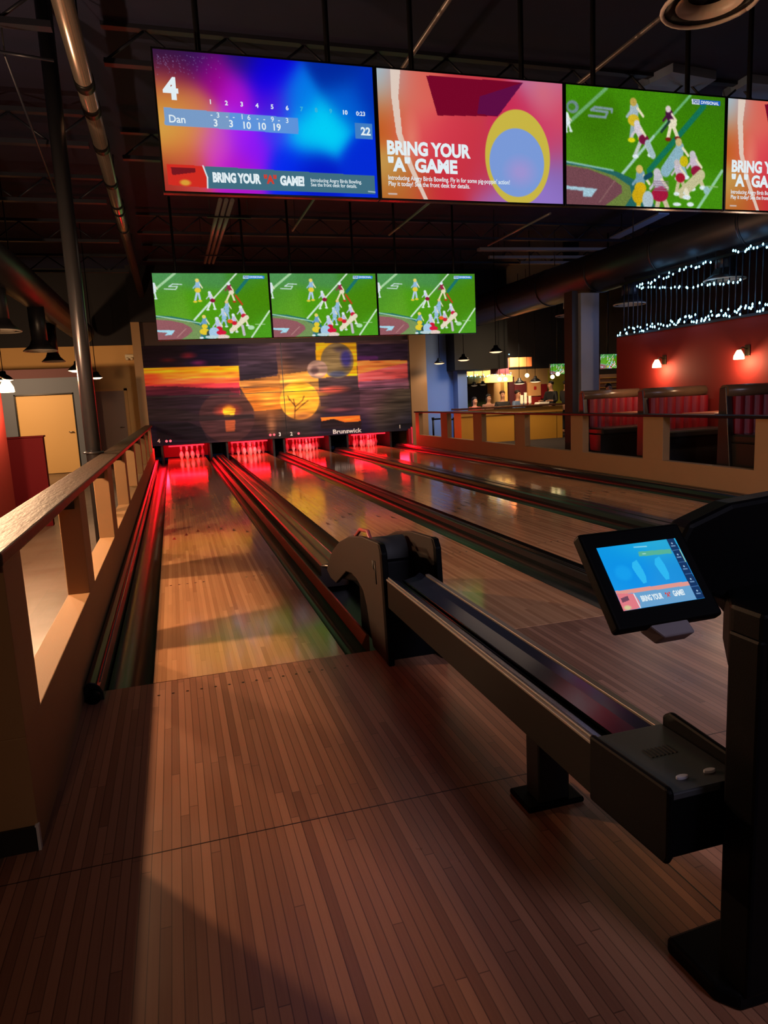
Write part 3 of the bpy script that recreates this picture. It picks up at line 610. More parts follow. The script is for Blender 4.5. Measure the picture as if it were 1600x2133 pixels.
s_ = [(at(317, 98, Yn).x, at(776, 138, Yn).x), (at(784, 140, Yn).x, at(1168, 172, Yn).x), (at(1176, 177, Yn).x, at(1502, 205, Yn).x)]
z0n, z1n = 2.995, 3.935
pit = s_[1][0]-s_[0][0]; wn = pit-.035
for k, (pic, lab) in enumerate([('score', 'overhead screen showing a bowling score sheet over purple and blue'), ('ad', 'overhead screen with a red advert in full view beside the score sheet'), ('near', 'overhead screen showing a green football field'), ('ad', 'overhead screen with a red advert cut off by the right frame edge')]):
    x = s_[0][0]+k*pit
    tv(lab, x, z0n, x+wn, z1n, Yn, pic, 'screens hanging over the approach', (-.3, .3), name='overhead_screen')
Yf = 10.0
xf = [at(323, 640, Yf).x, at(572, 640, Yf).x, at(791, 640, Yf).x, at(994, 640, Yf).x]
pf = (xf[3]-xf[0])/3
for k, lab in enumerate(['far football screen above the lane marked 4', 'middle one of the three far football screens', 'far football screen nearest the blue wall']):
    tv(lab, xf[0]+k*pf, 2.69, xf[0]+k*pf+pf-.04, 3.86, Yf, 'far', 'football screens above the lanes', (-.3, .3), name='hanging_screen')
# ---------------------------------------------------------------- masking wall with sunset picture
def mural():
    c = Canvas(460, 170, [(297, 722), (840, 712), (845, 890), (318, 935)])
    P = lambda x, y: (260+x/4.444, 690+y/4.444)          # left close view
    R = lambda x, y: (560+x/4.444, 690+y/4.444)          # right close view
    pl = lambda f, pts: [f(*p) for p in pts]
    c.field([(300, 730, (26, 16, 26)), (480, 740, (24, 18, 40)), (320, 850, (44, 36, 44)), (420, 860, (46, 36, 46)), (330, 920, (30, 28, 44)), (520, 740, (72, 58, 70)), (560, 760, (84, 66, 74)), (540, 780, (52, 44, 54)), (580, 800, (190, 130, 70)), (560, 850, (120, 80, 50)), (540, 890, (46, 34, 42)), (650, 740, (66, 54, 66)), (640, 780, (56, 46, 56)), (650, 800, (190, 140, 76)), (620, 880, (50, 44, 46)), (720, 820, (64, 46, 56)), (760, 830, (96, 70, 82)), (800, 860, (66, 62, 56)), (740, 890, (30, 26, 46)), (820, 890, (26, 28, 44)), (700, 890, (36, 30, 44))], .12)
    c.poly(pl(P, [(160, 350), (1090, 325), (1100, 520), (200, 600)]), (226, 140, 70))
    for k, (y, col) in enumerate([(345, (232, 170, 50)), (400, (236, 150, 72)), (450, (234, 110, 80)), (500, (180, 64, 84)), (545, (96, 40, 58))]): c.poly(pl(P, [(160, y+8), (1095, y-18), (1100, 620), (190, 620)]), col, .85)
    c.ell(*P(230, 450), 40, 16, (240, 96, 70), .9, .5); c.poly(pl(P, [(190, 520), (500, 520), (1000, 545), (1020, 570), (850, 600), (200, 615)]), (66, 34, 50), .8)
    c.poly(pl(P, [(190, 610), (1000, 585), (1000, 640), (200, 660)]), (44, 34, 44), .9); c.ell(*P(620, 230), 22, 10, (120, 40, 50), .8, .9); c.ell(*P(420, 275), 24, 6, (90, 30, 36), .8, .9); c.ell(*P(720, 300), 22, 9, (110, 44, 90), .8, .8)
    c.poly(pl(P, [(1080, 150), (1430, 140), (1440, 420), (1100, 470)]), (70, 58, 72), .8); c.poly(pl(P, [(1090, 330), (1440, 290), (1445, 400), (1100, 460)]), (50, 42, 52), .9)
    c.poly(pl(P, [(1100, 465), (1450, 415), (1460, 510), (1105, 520)]), (176, 124, 74), .9); c.poly(pl(P, [(1105, 530), (1460, 520), (1470, 720), (1230, 740)]), (200, 126, 60), .9)
    c.ell(*P(1350, 625), 26, 22, (232, 160, 80), .9, .9); c.ell(*P(980, 800), 58, 56, (72, 50, 52), .75); c.ell(*P(985, 740), 34, 18, (190, 84, 70), .9, .8); c.ell(*P(995, 740), 16, 14, (255, 186, 70), 1, .6)
    c.poly(pl(P, [(940, 720), (1060, 720), (1040, 795), (950, 800)]), (255, 200, 80), .8); c.poly(pl(P, [(960, 830), (1055, 825), (1050, 930), (970, 935)]), (170, 96, 66), .8)
    c.poly(pl(P, [(230, 740), (500, 725), (740, 790), (1220, 770), (1230, 810), (760, 840), (240, 850)]), (44, 38, 42), .8); c.poly(pl(P, [(300, 880), (600, 850), (740, 900), (800, 1020), (320, 1030)]), (28, 26, 34), .9)
    c.ell(*P(1385, 870), 12, 30, (150, 110, 84), .8, .8)
    c.poly(pl(R, [(130, 410), (400, 370), (560, 400), (830, 400), (820, 420), (480, 470), (130, 490)]), (214, 156, 86), .95); c.poly(pl(R, [(470, 440), (820, 405), (825, 540), (480, 560)]), (66, 54, 60), .95); c.ell(*R(600, 540), 40, 9, (190, 96, 84), .9, .6)
    c.ell(*R(305, 640), 39, 39, (222, 160, 72)); c.ell(*R(300, 560), 30, 22, (228, 182, 66), .9, .8); c.ell(*R(330, 780), 40, 14, (120, 80, 56), .9, .9)
    for a in ((260, 800, 265, 690), (265, 690, 215, 630), (265, 700, 330, 640), (262, 740, 350, 660), (330, 680, 380, 640), (262, 690, 250, 630), (330, 640, 345, 600), (215, 640, 200, 600)):
        x0, y0 = R(*a[:2]); x1, y1 = R(*a[2:]); c.line(x0, y0, x1, y1, 1.6, (70, 44, 30))
    c.poly(pl(R, [(450, 122), (803, 118), (812, 415), (455, 420)]), (226, 172, 52)); c.poly(pl(R, [(812, 280), (1235, 276), (1240, 440), (818, 470)]), (226, 140, 84))
    c.poly(pl(R, [(820, 400), (1100, 330), (1235, 300), (1240, 470), (818, 520)]), (200, 92, 112), .8); c.poly(pl(R, [(815, 135), (1240, 128), (1238, 275), (815, 282)]), (50, 38, 58), .95); c.poly(pl(R, [(815, 235), (990, 240), (990, 275), (815, 280)]), (80, 44, 92), .8)
    c.poly(pl(R, [(820, 470), (1240, 430), (1245, 525), (825, 540)]), (120, 88, 110), .8)
    c.ell(*R(640, 280), 32, 34, (128, 112, 84)); c.ell(*R(715, 260), 14, 22, (60, 56, 120), .9, .5); c.ell(*R(640, 400), 24, 8, (70, 76, 100), .9, .5); c.ell(*R(660, 180), 16, 8, (80, 70, 84), .8, .7)
    c.ell(*R(465, 358), 20, 18, (150, 126, 118)); c.ell(*R(440, 370), 10, 11, (92, 74, 76), .9, .5); c.ell(*R(480, 410), 12, 5, (190, 150, 130), .8, .6)
    c.poly(pl(R, [(480, 600), (830, 560), (830, 690), (490, 690)]), (62, 48, 56), .8); c.ell(*R(640, 720), 36, 6, (130, 76, 84), .8, .7); c.poly(pl(R, [(490, 790), (830, 765), (836, 825), (500, 835)]), (226, 124, 60)); c.poly(pl(R, [(490, 825), (600, 800), (700, 830), (840, 815), (840, 880), (490, 890)]), (34, 26, 30))
    c.streak(.15, 60, 9); c.streak(.12, 90, 24, 9); c.blur(1)
    g = c.a.mean(-1, keepdims=True); c.a = np.clip((g+(c.a-g)*1.25)*1.16-2, 4, 255)
    return c
MX0, MX1, MZ0, MZ1, MY = -.40, 7.12, .45, 3.12, 16.5
t = thing('masking_wall', 'printed sunset panel wall with spheres above the pin decks', 'mural panel', (0, MY, MZ0))
w_, h_ = MX1-MX0, MZ1-MZ0
canvas_mesh('printed_picture', mural(), lambda u, v: (MX0+w_*u, -.002, h_*(1-v)), [paint_mat('mural_print', 0, .75)], t)
obj('backing_panel', MB().box(MX0, MX1, MY+.002, MY+.05, MZ0, MZ1), BLACKM, t)
xm = at(590, 800, MY).x; zm = MZ0+h_*.49
obj('panel_seam', MB().box(xm-.008, xm+.008, MY-.004, MY, MZ0, MZ1).box(MX0, MX1, MY-.004, MY, zm-.008, zm+.008), BLACKM, t)
fr = lambda u, v: (lambda p: (p.x, -.006, p.z-MZ0))(at(u, v, MY))
PW = mat('white_paint', (.85, .85, .83, 1), .5)
text_mesh('lane_number', [('4', 331, 919, .10, 0, 'CENTER', 1), ('3', 583, 905, .10, 0, 'CENTER', 1), ('2', 607, 904, .10, 0, 'CENTER', 1), ('1', 833, 889, .10, 0, 'CENTER', 1)], [PW], t, fr)
o = text_mesh('maker_lettering', [('Brunswick', 693, 900, .125, 0, 'LEFT', .8, 60)], [PW], t, fr)
for px, py in ((347, 919), (355, 918.5), (563, 906), (571, 905.5), (622, 903)):
    p = at(px, py, MY); obj('indicator_light', MB().sphere((p.x, MY-.01, p.z), .035), glow('red_indicator', (1, .12, .16, 1), 1.3), t)
# ---------------------------------------------------------------- ball return
HOODM = mat('brown_hood_panel', rgb(34, 25, 20), .6, spec=.25, vary=.08); TEAL = mat('screen_tinted_track', (.012, .018, .04, 1), .12, spec=.8)  # track's navy is the screens' reflection put into the colour
RAILT = mat('screen_tinted_trough', (.22, .24, .36, 1), .16, .9)  # bluish tint paints in the reflection of the screens
t = thing('ball_return_hood', 'brown and black ball return hood with a handwritten 4 at the foul line', 'ball return', (1.4, .3, 0))
side = [(-.20, .655), (-.16, .665), (.20, .64), (.52, .585), (.80, .50), (1.06, .385), (1.25, .25), (1.30, .19), (1.18, .155), (1.0, .16), (.82, .245), (.66, .32), (.50, .345), (.36, .335), (.22, .30), (.15, .22), (.10, .10), (.05, -.0), (-.26, -.0), (-.24, .3)]
obj('side_plate', MB().prism(side, 0, 1.235, 1.262), HOODM, t, .006)
obj('side_plate', MB().prism([(y, z) for y, z in side], 0, 1.545, 1.572), HOODM, t, .006)
for x in (1.232, 1.542): obj('front_edge', MB().prism([(-.285, .0), (-.235, .0), (-.195, .62), (-.16, .668), (-.205, .665), (-.24, .62)], 0, x, x+.034), BLACK, t, .006)
obj('inner_body', MB().box(1.262, 1.545, .02, .42, .0, .30).prism([(.10, .30), (.42, .30), (.95, .2), (.62, .42), (.30, .52), (.14, .48)], 0, 1.262, 1.545), BLACK, t, .01)
obj('front_panel', MB().box(1.262, 1.545, -.20, -.17, 0, .30), BLACK, t, .004)
obj('lift_wheel', MB().tube([(1.28, .28, .50), (1.52, .28, .50)], .11, 20), mat('dark_rubber', (.02, .02, .02, 1), .7), t)
obj('guide_arch', MB().tube([(1.268, .0, .56), (1.268, .16, .675), (1.268, .34, .655), (1.268, .5, .57)], .012, 8), mat('pink_arch', rgb(150, 70, 70), .3), t)
hx = lambda y, z: (1.2335, y, z)
obj('handwritten_number', MB().tube([hx(-.045, .545), hx(-.05, .50), hx(-.085, .495)], .004, 6).tube([hx(-.088, .55), hx(-.105, .42)], .004, 6), mat('marker_ink', (.005, .005, .005, 1), .5), t)
t = thing('ball_rack', 'long black ball return rack with blue-reflecting troughs in front of the console', 'ball return', (1.35, -1.7, 0))
X0, X1 = 1.24, 1.475
obj('side_panel', MB().box(X0, X0+.016, -2.24, -.295, .335, .485), mat('dark_brown_panel', (.006, .005, .0045, 1), .5, spec=.08), t, .003)
obj('side_panel', MB().box(X1-.016, X1, -2.24, -.295, .335, .485), MATS['dark_brown_panel'], t, .003)
obj('side_trim', MB().box(X0-.004, X0+.02, -2.24, -.295, .485, .495).box(X0+.006, X0+.012, -2.24, -.295, .495, .503), mat('grey_trim', (.2, .18, .17, 1), .4, .5), t, .002)
obj('side_trim', MB().box(X1-.02, X1+.004, -2.24, -.295, .485, .495), MATS['grey_trim'], t, .002)
n = (X0+X1)/2-.012
obj('ball_trough', MB().prism([(X0+.02, .49), (X0+.035, .482), (X0+.06, .462), (n-.014, .452), (n-.014, .436), (X0+.02, .44)], 1, -2.24, -.21), RAILT, t, .003)
obj('ball_trough', MB().prism([(n+.014, .452), (X1-.05, .468), (X1-.02, .488), (X1-.02, .44), (n+.014, .436)], 1, -2.24, -.21), TEAL, t, .003)
obj('trough_bead', MB().tube([(n-.01, -2.24, .45), (n-.01, -.21, .45)], .005, 8).tube([(n+.012, -2.24, .452), (n+.012, -.21, .452)], .005, 8), BLACKM, t)
obj('bottom_pan', MB().box(X0+.016, X1-.016, -2.24, -.22, .335, .35), BLACK, t)
obj('support_post', MB().box(1.33, 1.45, -1.76, -1.66, .015, .34), BLACKM, t, .01)
obj('foot_plate', MB().box(1.28, 1.50, -1.775, -1.625, 0, .02), BLACK, t, .008)
E1, E0 = -2.22, -2.545
obj('end_cap', MB().prism([(E0, .355), (E0+.01, .335), (E1, .325), (E1, .515), (E0+.012, .53), (E0, .52)], 0, 1.232, 1.25), BLACK, t, .008)
obj('end_cap', MB().prism([(E0, .355), (E0+.01, .335), (E1, .325), (E1, .53), (E1-.03, .55), (E0+.012, .535), (E0, .52)], 0, 1.465, 1.483), BLACK, t, .008)
obj('end_face', MB().prism([(E0+.03, .33), (E0+.08, .33), (E0+.1, .49), (E0+.02, .495)], 0, 1.25, 1.465), BLACK, t, .006)
tp = obj('control_top', MB().box(1.25, 1.465, E0+.02, E1, .485, .505), mat('charcoal_plastic', (.025, .027, .03, 1), .45), t, .004)
obj('speaker_vent', (lambda m: [m.box(1.32+k*.012, 1.326+k*.012, -2.37, -2.33, .504, .5065) for k in range(7)] and m)(MB()), mat('vent_black', (.002, .002, .002, 1), .6), tp)
for x in (1.325, 1.405): obj('button', MB().prism([(x+.017*math.cos(k*math.pi/8), -2.475+.008*math.sin(k*math.pi/8)) for k in range(16)], 2, .504, .511), mat('grey_button', (.35, .35, .42, 1), .35), tp, .002)
# ---------------------------------------------------------------- touchscreen console
t = thing('touchscreen_console', 'black pedestal console with lit blue touchscreen at the right edge', 'console', (1.6, -2.53, 0))
obj('base_block', MB().prism([(1.32, -2.435), (1.325, -2.60), (1.36, -2.645), (1.95, -2.66), (1.95, -2.40)], 2, 0, .045), BLACK, t, .01)
obj('column', MB().box(1.366, 1.74, -2.655, -2.562, .04, .90), BLACK, t, .008)
NK = [(1.47, .84), (1.83, .84), (1.88, 1.02), (1.84, 1.19), (1.55, 1.185), (1.40, 1.175), (1.29, 1.14), (1.26, 1.09), (1.30, .985), (1.395, .95), (1.44, .90)]
obj('neck', MB().prism([(.227+(x-.227)*1.046, 1.443+(z-1.443)*1.046) for x, z in NK], 1, -2.47, -2.40), BLACK, t, .012)
obj('shoulder', MB().prism([(1.372, -2.655), (1.372, -2.56), (1.50, -2.40), (1.74, -2.40), (1.74, -2.655)], 2, .80, .96), BLACK, t, .012)
yaw, tl = .026, .692
hd = obj('touchscreen_housing', MB().obox((0, .012, 0), .262, .03, .226, (0, 0, 0)).obox((0, .04, 0), .16, .04, .14, (0, 0, 0)), BLACK, t, .008, local=True, seg=3)
pc = Vector((1.1685, -2.55, 1.047))-Vector(t.location); hd.location = pc; hd.rotation_euler = Euler((-tl, 0, yaw))
def tabletpic():
    c = Canvas(200, 145, [(1237, 1140), (1403, 1120), (1463, 1244), (1296, 1271)])
    P = lambda x, y: (1210+x/5.517, 1100+y/5.517)
    c.field([(*P(250, 250), (10, 150, 225)), (*P(500, 200), (20, 165, 225)), (*P(800, 180), (40, 170, 215)), (*P(450, 450), (4, 140, 228)), (*P(700, 500), (6, 140, 232)), (*P(1000, 500), (24, 140, 215)), (*P(400, 680), (20, 150, 230)), (*P(900, 600), (40, 150, 225))], .2)
    for x, y, r in ((640, 490, 14), (900, 450, 13)):
        c.poly([P(x-70, y-100), P(x-20, y-130), P(x+40, y-40), P(x+90, y+60), P(x+100, y+130), P(x+60, y+140), P(x-10, y+50), P(x-70, y-40)], (44, 182, 240))
    c.ell(*P(470, 510), 22, 19, (20, 160, 236), .8, .4); c.poly([P(640, 265), P(1010, 235), P(1030, 285), P(650, 320)], (86, 176, 150)); c.line(*P(690, 290), *P(725, 287), 1.5, WH, .7)
    c.line(*P(590, 212), *P(735, 203), 2.2, (170, 225, 240), .8)
    c.poly([P(375, 718), P(1215, 605), P(1240, 655), P(400, 765)], (222, 150, 140)); c.poly([P(400, 760), P(1235, 650), P(1310, 805), P(470, 945)], (104, 160, 205))
    c.poly([P(390, 745), P(590, 745), P(655, 830), P(670, 905), P(470, 945)], (222, 120, 130)); c.line(*P(590, 750), *P(668, 905), 2, WH); c.poly([P(440, 800), P(520, 770), P(540, 820), P(460, 850)], (86, 56, 80), .8); c.ell(*P(520, 905), 10, 6, (205, 215, 150), .8, .5)
    c.poly([P(965, 120), P(1050, 112), P(1395, 790), P(1305, 808)], (18, 50, 96))
    for (x0, y0), (x1, y1) in (((1030, 255), (1115, 240)), ((1110, 390), (1190, 380)), ((1180, 525), (1255, 515)), ((1245, 668), (1330, 655))): c.line(*P(x0, y0), *P(x1, y1), .8, (90, 140, 200))
    for x, y in ((1030, 170), (1095, 300), (1165, 435), (1240, 580), (1310, 712)): c.ell(*P(x, y), 1.6, 1.6, (170, 205, 235)); c.line(*P(x-5, y+32), *P(x+35, y+28), 2.2, (140, 180, 220), .8)
    c.line(*P(1118, 245), *P(1185, 382), 1.6, (170, 220, 170))
    return c
cv = tabletpic(); fr = lambda u, v: (-.1015+.203*u, -.0045, .0733-.1466*v)
o = canvas_mesh('display', cv, fr, [paint_mat('lit_touchscreen', 1.0)], hd)
P = lambda x, y: (1210+x/5.517, 1100+y/5.517)
def ft(u, v):
    q = cv.uv(u, v); return (-.1015+.203*q[0], -.006, .0733-.1466*q[1])
text_mesh('display_lettering', [('BRING YOUR', *P(672, 812), .0125, 0, 'LEFT', 1.2, 47), ('"A"', *P(950, 768), .010, 1, 'LEFT', 1.2, 11), ('GAME!', *P(1035, 752), .0125, 0, 'LEFT', 1.2, 24)], INK, hd, ft)
obj('card_reader', MB().prism([(-.03, -.14), (.045, -.14), (.04, -.108), (-.055, -.108)], 1, .0, .04), mat('grey_tray', rgb(110, 104, 112), .5), hd, .004, local=True)
# ---------------------------------------------------------------- right side: red wall, booths, sconces
struct('wall_red', MB().box(8.4, 8.55, 1.0, 8.03, 0, 2.36).box(8.38, 8.57, 1.0, 8.05, 2.36, 2.40, 1), [RED, DARKW])
for (y, z), l in (((6.65, 1.84), 'frosted sconce above the booth nearest the grey column'), ((4.81, 1.86), 'frosted sconce above the middle booth on the red wall')):
    sconce((8.38, y, z), (-1, 0), l, 28)
VINR = mat('red_vinyl', rgb(112, 14, 26), .4, bump=.05, bscale=90); VINB = mat('black_vinyl', (.02, .018, .018, 1), .3)
def booth(y, label):
    t = thing('restaurant_booth', label, 'booth', (7.8, y, 0), 'booths along the red wall')
    m = MB()
    for k in range(7):
        x0 = 7.30+k*.152; pr = [(x0+.152*i/6, -.035*math.sin(math.pi*i/6)-.0) for i in range(7)]
        m.prism([(x, y-.08+d) for x, d in pr]+[(x0+.152, y), (x0, y)], 2, .76, 1.25)
    obj('tufted_back', m, VINR, t)
    obj('back_frame', MB().box(7.22, 8.38, y, y+.12, 0, 1.26), VINB, t, .01)
    obj('end_panel', MB().prism([(y-.16, .0), (y+.12, .0), (y+.10, 1.36), (y-.02, 1.38)], 0, 7.19, 7.28), VINB, t, .012)
    obj('top_roll', MB().tube([(7.2, y+.02, 1.32), (8.36, y+.02, 1.32)], .085, 14), mat('bronze_vinyl', rgb(84, 66, 50), .28, vary=.2, vscale=8), t)
    obj('seat_cushion', MB().box(7.24, 8.38, y-.55, y-.08, .64, .76), VINB, t, .03)
    obj('seat_base', MB().box(7.24, 8.38, y-.5, y, 0, .64), VINB, t)
    return t
for y, l in ((7.3, 'red tufted booth with black frame beside the grey column'), (5.63, 'red tufted booth between the two lit sconces'), (3.91, 'red tufted booth cut off by the right frame edge')): booth(y, l)
TOP = mat('brown_laminate', rgb(170, 104, 74), .35, vary=.1)
for y, l in ((6.35, 'brown table top in front of the booth beside the grey column'), (4.65, 'brown table top in front of the booth between the sconces'), (3.0, 'brown table top at the right frame edge by the last booth')):
    t = thing('booth_table', l, 'table', (7.85, y, 0), 'tables between the booths')
    obj('table_top', MB().box(7.4, 8.37, y-.33, y+.33, .985, 1.02), TOP, t, .006); obj('pedestal', MB().tube([(7.85, y, .03), (7.85, y, .985)], .045, 14), BLACKM, t); obj('foot', MB().lathe([(.0, .0), (.28, .0), (.27, .02), (.05, .05), (0, .05)], (7.85, y, 0)), BLACKM, t)
GREYC = mat('grey_column_paint', rgb(128, 128, 138), .6)
t = thing('square_column', 'grey square column beside the last red booth', 'column', (8.45, 9.1, 0)); obj('shaft', MB().box(8.24, 8.66, 9, 9.3, 0, 3.33), GREYC, t, .006)
t = thing('column_casing', 'black vertical casing left of the grey square column', 'column', (8.1, 9.2, 0)); obj('casing', MB().box(at(1192, 700, 9.1).x, 8.235, 9.1, 9.4, 0, 3.38), mat('brown_black', (.014, .009, .009, 1), .6), t)
# string lights, with a cord and single bulbs
BULB = glow('cool_bulb', (.30, .78, 1, 1), 5)
BLUEWIRE = mat('blue_wire', (.01, .03, .08, 1), .5)
bulb_me = None
def garland(name, label, pts, n, spread, seed, r=.011, power=5):
    global bulb_me
    rnd = random.Random(seed); t = thing(name, label, 'string lights', pts[0], 'string lights on the divider')
    P_ = [Vector(p) for p in pts]; seg = len(P_)-1; path = []
    for i in range(n):
        f = i/(n-1)*seg; k = min(int(f), seg-1); p = P_[k].lerp(P_[k+1], f-k)
        path.append(p+Vector((rnd.uniform(-.04, .04), 0, rnd.uniform(-spread, spread))))
    obj('cord', MB().tube(path, .004, 5), BLUEWIRE, t)
    for p in path:
        if bulb_me is None:
            b = obj('bulb', MB().lathe([(.0, -r*1.6), (r*.8, -r), (r, 0), (r*.7, r), (0, r*1.8)], (0, 0, 0), 8), BULB, t, local=True); bulb_me = b.data
        else:
            b = bpy.data.objects.new('bulb', bulb_me); COL.objects.link(b); b.parent = t
        b.location = p-Vector(t.location)
    for k in range(seg): lamp('string_glow', 'POINT', P_[k].lerp(P_[k+1], .5)-Vector((.12, 0, -.05)), power, (.2, .55, 1), .1)
    return t
garland('string_lights', 'cool white string lights along the top of the red wall', [at(1289, 693, 8.36, 0), at(1400, 672, 8.36, 0), at(1500, 655, 8.36, 0), at(1620, 632, 8.36, 0)], 92, .065, 4, .0125, 2.2)
garland('string_lights', 'string lights looped along the upper rail of the rod divider', [at(1326, 598, 8.36, 0), at(1395, 572, 8.36, 0), at(1482, 545, 8.36, 0)], 26, .03, 5, .011, 1)
garland('string_lights', 'string lights hanging level behind the round vents', [at(1330, 600, 8.38, 0), at(1440, 598, 8.38, 0), at(1545, 585, 8.38, 0)], 30, .02, 6, .009, .6)
garland('string_lights', 'upper string lights at the right frame edge', [at(1530, 526, 8.36, 0), at(1570, 515, 8.36, 0), at(1625, 508, 8.36, 0)], 14, .03, 8, .011, 1)
t = thing('rod_divider', 'dark divider of thin hanging rods above the red wall', 'divider', (8.47, 5, 2.4))
m = MB(); rnd = random.Random(2)
for k in range(46):
    y = 7.9-k*.13+rnd.uniform(-.01, .01); m.tube([(8.47, y, 2.40), (8.47, y, 3.3)], .009, 6)
ro = obj('rods', m, mat('blue_black_rod', (.01, .014, .03, 1), .4), t); ro['kind'] = 'stuff'
obj('top_rail', MB().box(8.44, 8.50, 1.9, 8.0, 3.3, 3.34), BLACKM, t)
for y in (2.0, 4.0, 6.0, 7.9): obj('hanger', MB().tube([(8.47, y, 3.34), (8.47, y, 3.43)], .008, 6), BLACKM, t)
# ---------------------------------------------------------------- ducts, vents, beams and conduits overhead
DUCT = mat('dark_painted_duct', rgb(30, 29, 34), .4, .2, vary=.2, vscale=2)
t = thing('air_duct', 'large dark round duct above the booths', 'duct', (9.0, 8, 3.9))
obj('trunk', MB().tube([(8.72, 2, 3.74), (8.72, 17, 3.74)], .40, 24), DUCT, t)
for y in range(3, 17, 2): obj('joint_band', MB().tube([(8.72, y, 3.74), (8.72, y+.05, 3.74)], .412, 24), DUCT, t)
for y in (4, 8, 12, 16): obj('hanger', MB().tube([(8.72, y, 4.1), (8.72, y, 5.2)], .01, 6), BLACKM, t)
def diffuser(p, ztop, label, group, r=.3):
    x, y, z = p; t = thing('round_vent', label, 'vent', p, group)
    obj('drop', MB().tube([(x, y, z+.12), (x, y, ztop)], r*.5, 18), DUCT, t)
    obj('cone', MB().lathe([(r*.5, .16), (r*.62, .06), (r, .0), (r*1.02, .006), (r*.64, .09), (r*.5, .17)], p, 28), DUCT, t)
    obj('rim', MB().tube([(x+r*math.cos(k*math.pi/14), y+r*math.sin(k*math.pi/14), z) for k in range(29)], .012, 6), mat('pale_vent_ring', rgb(200, 186, 170), .4), t)
    obj('inner_ring', MB().lathe([(r*.72, .01), (r*.5, .05), (r*.46, .05), (r*.70, .0)], p, 28), mat('pale_vent_ring', rgb(190, 178, 165), .4, .1), t)
diffuser(tuple(at(1312, 634, 3.0, 2)), 3.45, 'round ceiling vent left of the string lights', 'round vents under the right duct')
diffuser(tuple(at(1510, 583, 3.0, 2)), 3.45, 'round ceiling vent in front of the rod divider', 'round vents under the right duct')
diffuser(tuple(at(1190, 657, 13.0)), 5.2, 'small round vent high above the bar', 'round vents under the right duct', .4)
diffuser(tuple(at(1480, 8, 3.5, 2)), 5.2, 'round vent at the top right corner', 'round vents under the right duct', .25)
diffuser(tuple(at(85, 731, 9.5)), 3.3, 'round vent above the grey wall', 'round vents in the seating area', .26)
diffuser(tuple(at(112, 753, 12.5)), 3.3, 'round vent behind another, nearest the steel column', 'round vents in the seating area', .22)
diffuser(tuple(at(2, 690, 7.5)), 3.35, 'round vent at the left frame edge', 'round vents in the seating area', .26)
t = thing('air_duct', 'dark duct crossing above the seating area', 'duct', (-3, 8, 3.6))
obj('trunk', MB().tube([(-1.95, 4, 3.5), (-1.8, 9, 3.45), (-1.75, 16, 3.45)], .26, 20), DUCT, t); obj('hanger', MB().tube([(-1.83, 8, 3.6), (-1.83, 8, 5.2)], .01, 6), BLACKM, t)
PIPE = mat('glossy_steel_pipe', rgb(150, 138, 130), .2, .75)
t = thing('spiral_pipe', 'shiny steel pipe with black bands running along the ceiling at left', 'pipe', (-.27, 6, 4.5))
pa = [at(120, -20, 4.4, 2), at(178, 200, 4.4, 2), at(250, 450, 4.4, 2)]
xl = -.27
obj('pipe', MB().tube([(xl, 1.2, 4.45), (xl, 17.0, 4.45)], .082, 20), PIPE, t)
for y in (3.6, 4.2, 5.25, 6.6): obj('band', MB().tube([(xl, y, 4.45), (xl, y+.18, 4.45)], .09, 20), BLACKM, t); 
for y in (7.7, 8.1, 9.2): obj('clamp', MB().tube([(xl, y, 4.45), (xl, y+.06, 4.45)], .098, 20), BLACKM, t)
for y in (3.7, 8.0, 13.0): obj('hanger', MB().tube([(xl, y, 4.5), (xl, y, 5.2)], .008, 6), BLACKM, t)
STRUTM = mat('dark_joist_paint', rgb(34, 36, 50), .45, .3, vary=.2)
def joist(y, x0, x1, z, label, group, web=True, h=.34):
    t = thing('roof_joist', label, 'joist', ((x0+x1)/2, y, z), group)
    obj('bottom_chord', MB().box(x0, x1, y-.045, y+.045, z, z+.05), STRUTM, t)
    obj('top_chord', MB().box(x0, x1, y-.045, y+.045, z+h, z+h+.05), STRUTM, t)
    if web:
        m = MB(); n = int((x1-x0)/.4)
        pts = [(x0+(x1-x0)*k/n, y, z+.03+(h-.03)*(k % 2)) for k in range(n+1)]
        for a, b in zip(pts, pts[1:]): m.tube([a, b], .014, 6)
        obj('web', m, STRUTM, t)
JL = ['nearest dark joist over the seating area', 'second dark joist over the seating area', 'third dark joist over the seating area', 'fourth dark joist over the seating area', 'farthest dark joist over the seating area']
for y, l in zip((2.9, 5.6, 8.0, 10.6, 13.6), JL): joist(y, -7.4, -.42, 4.5, l, 'joists over the seating area')
JR = ['joist just behind the overhead screens', 'second joist behind the overhead screens', 'joist above the far football screens', 'joist in front of the masking wall']
for y, l in zip((4.2, 7.0, 11.3, 14.0), JR): joist(y, -.1, 14.4, 4.82, 'dark roof '+l, 'joists over the lanes')
COND = mat('grey_conduit', rgb(126, 122, 122), .35, .4)
for x, z, y0, y1, l in ((2.6, 4.5, 1.0, 9.4, 'thin conduit running above the score sheet screen'), (4.48, 4.5, 1.0, 9.6, 'thin conduit running above the red advert screen'), (7.0, 4.55, 8.0, 10.6, 'short conduit above the right half wall')):
    t = thing('conduit', l, 'conduit', (x, y0, z), 'conduits under the ceiling'); obj('tube', MB().tube([(x, y0, z), (x, y1, z)], .022, 10), COND, t)
    for y in (y0+.3, y1-.3): obj('hanger', MB().tube([(x, y, z), (x, y, 5.2)], .006, 6), BLACKM, t)
t = thing('conduit_rack', 'bundle of three pale conduits below the score sheet screen', 'conduit', (1.3, 8, 4.5))
for k in (-1, 0, 1): obj('tube', MB().tube([(1.3+k*.09, 7.6, 4.5), (1.28+k*.085, 12.4, 4.5)], .032, 10), COND, t)
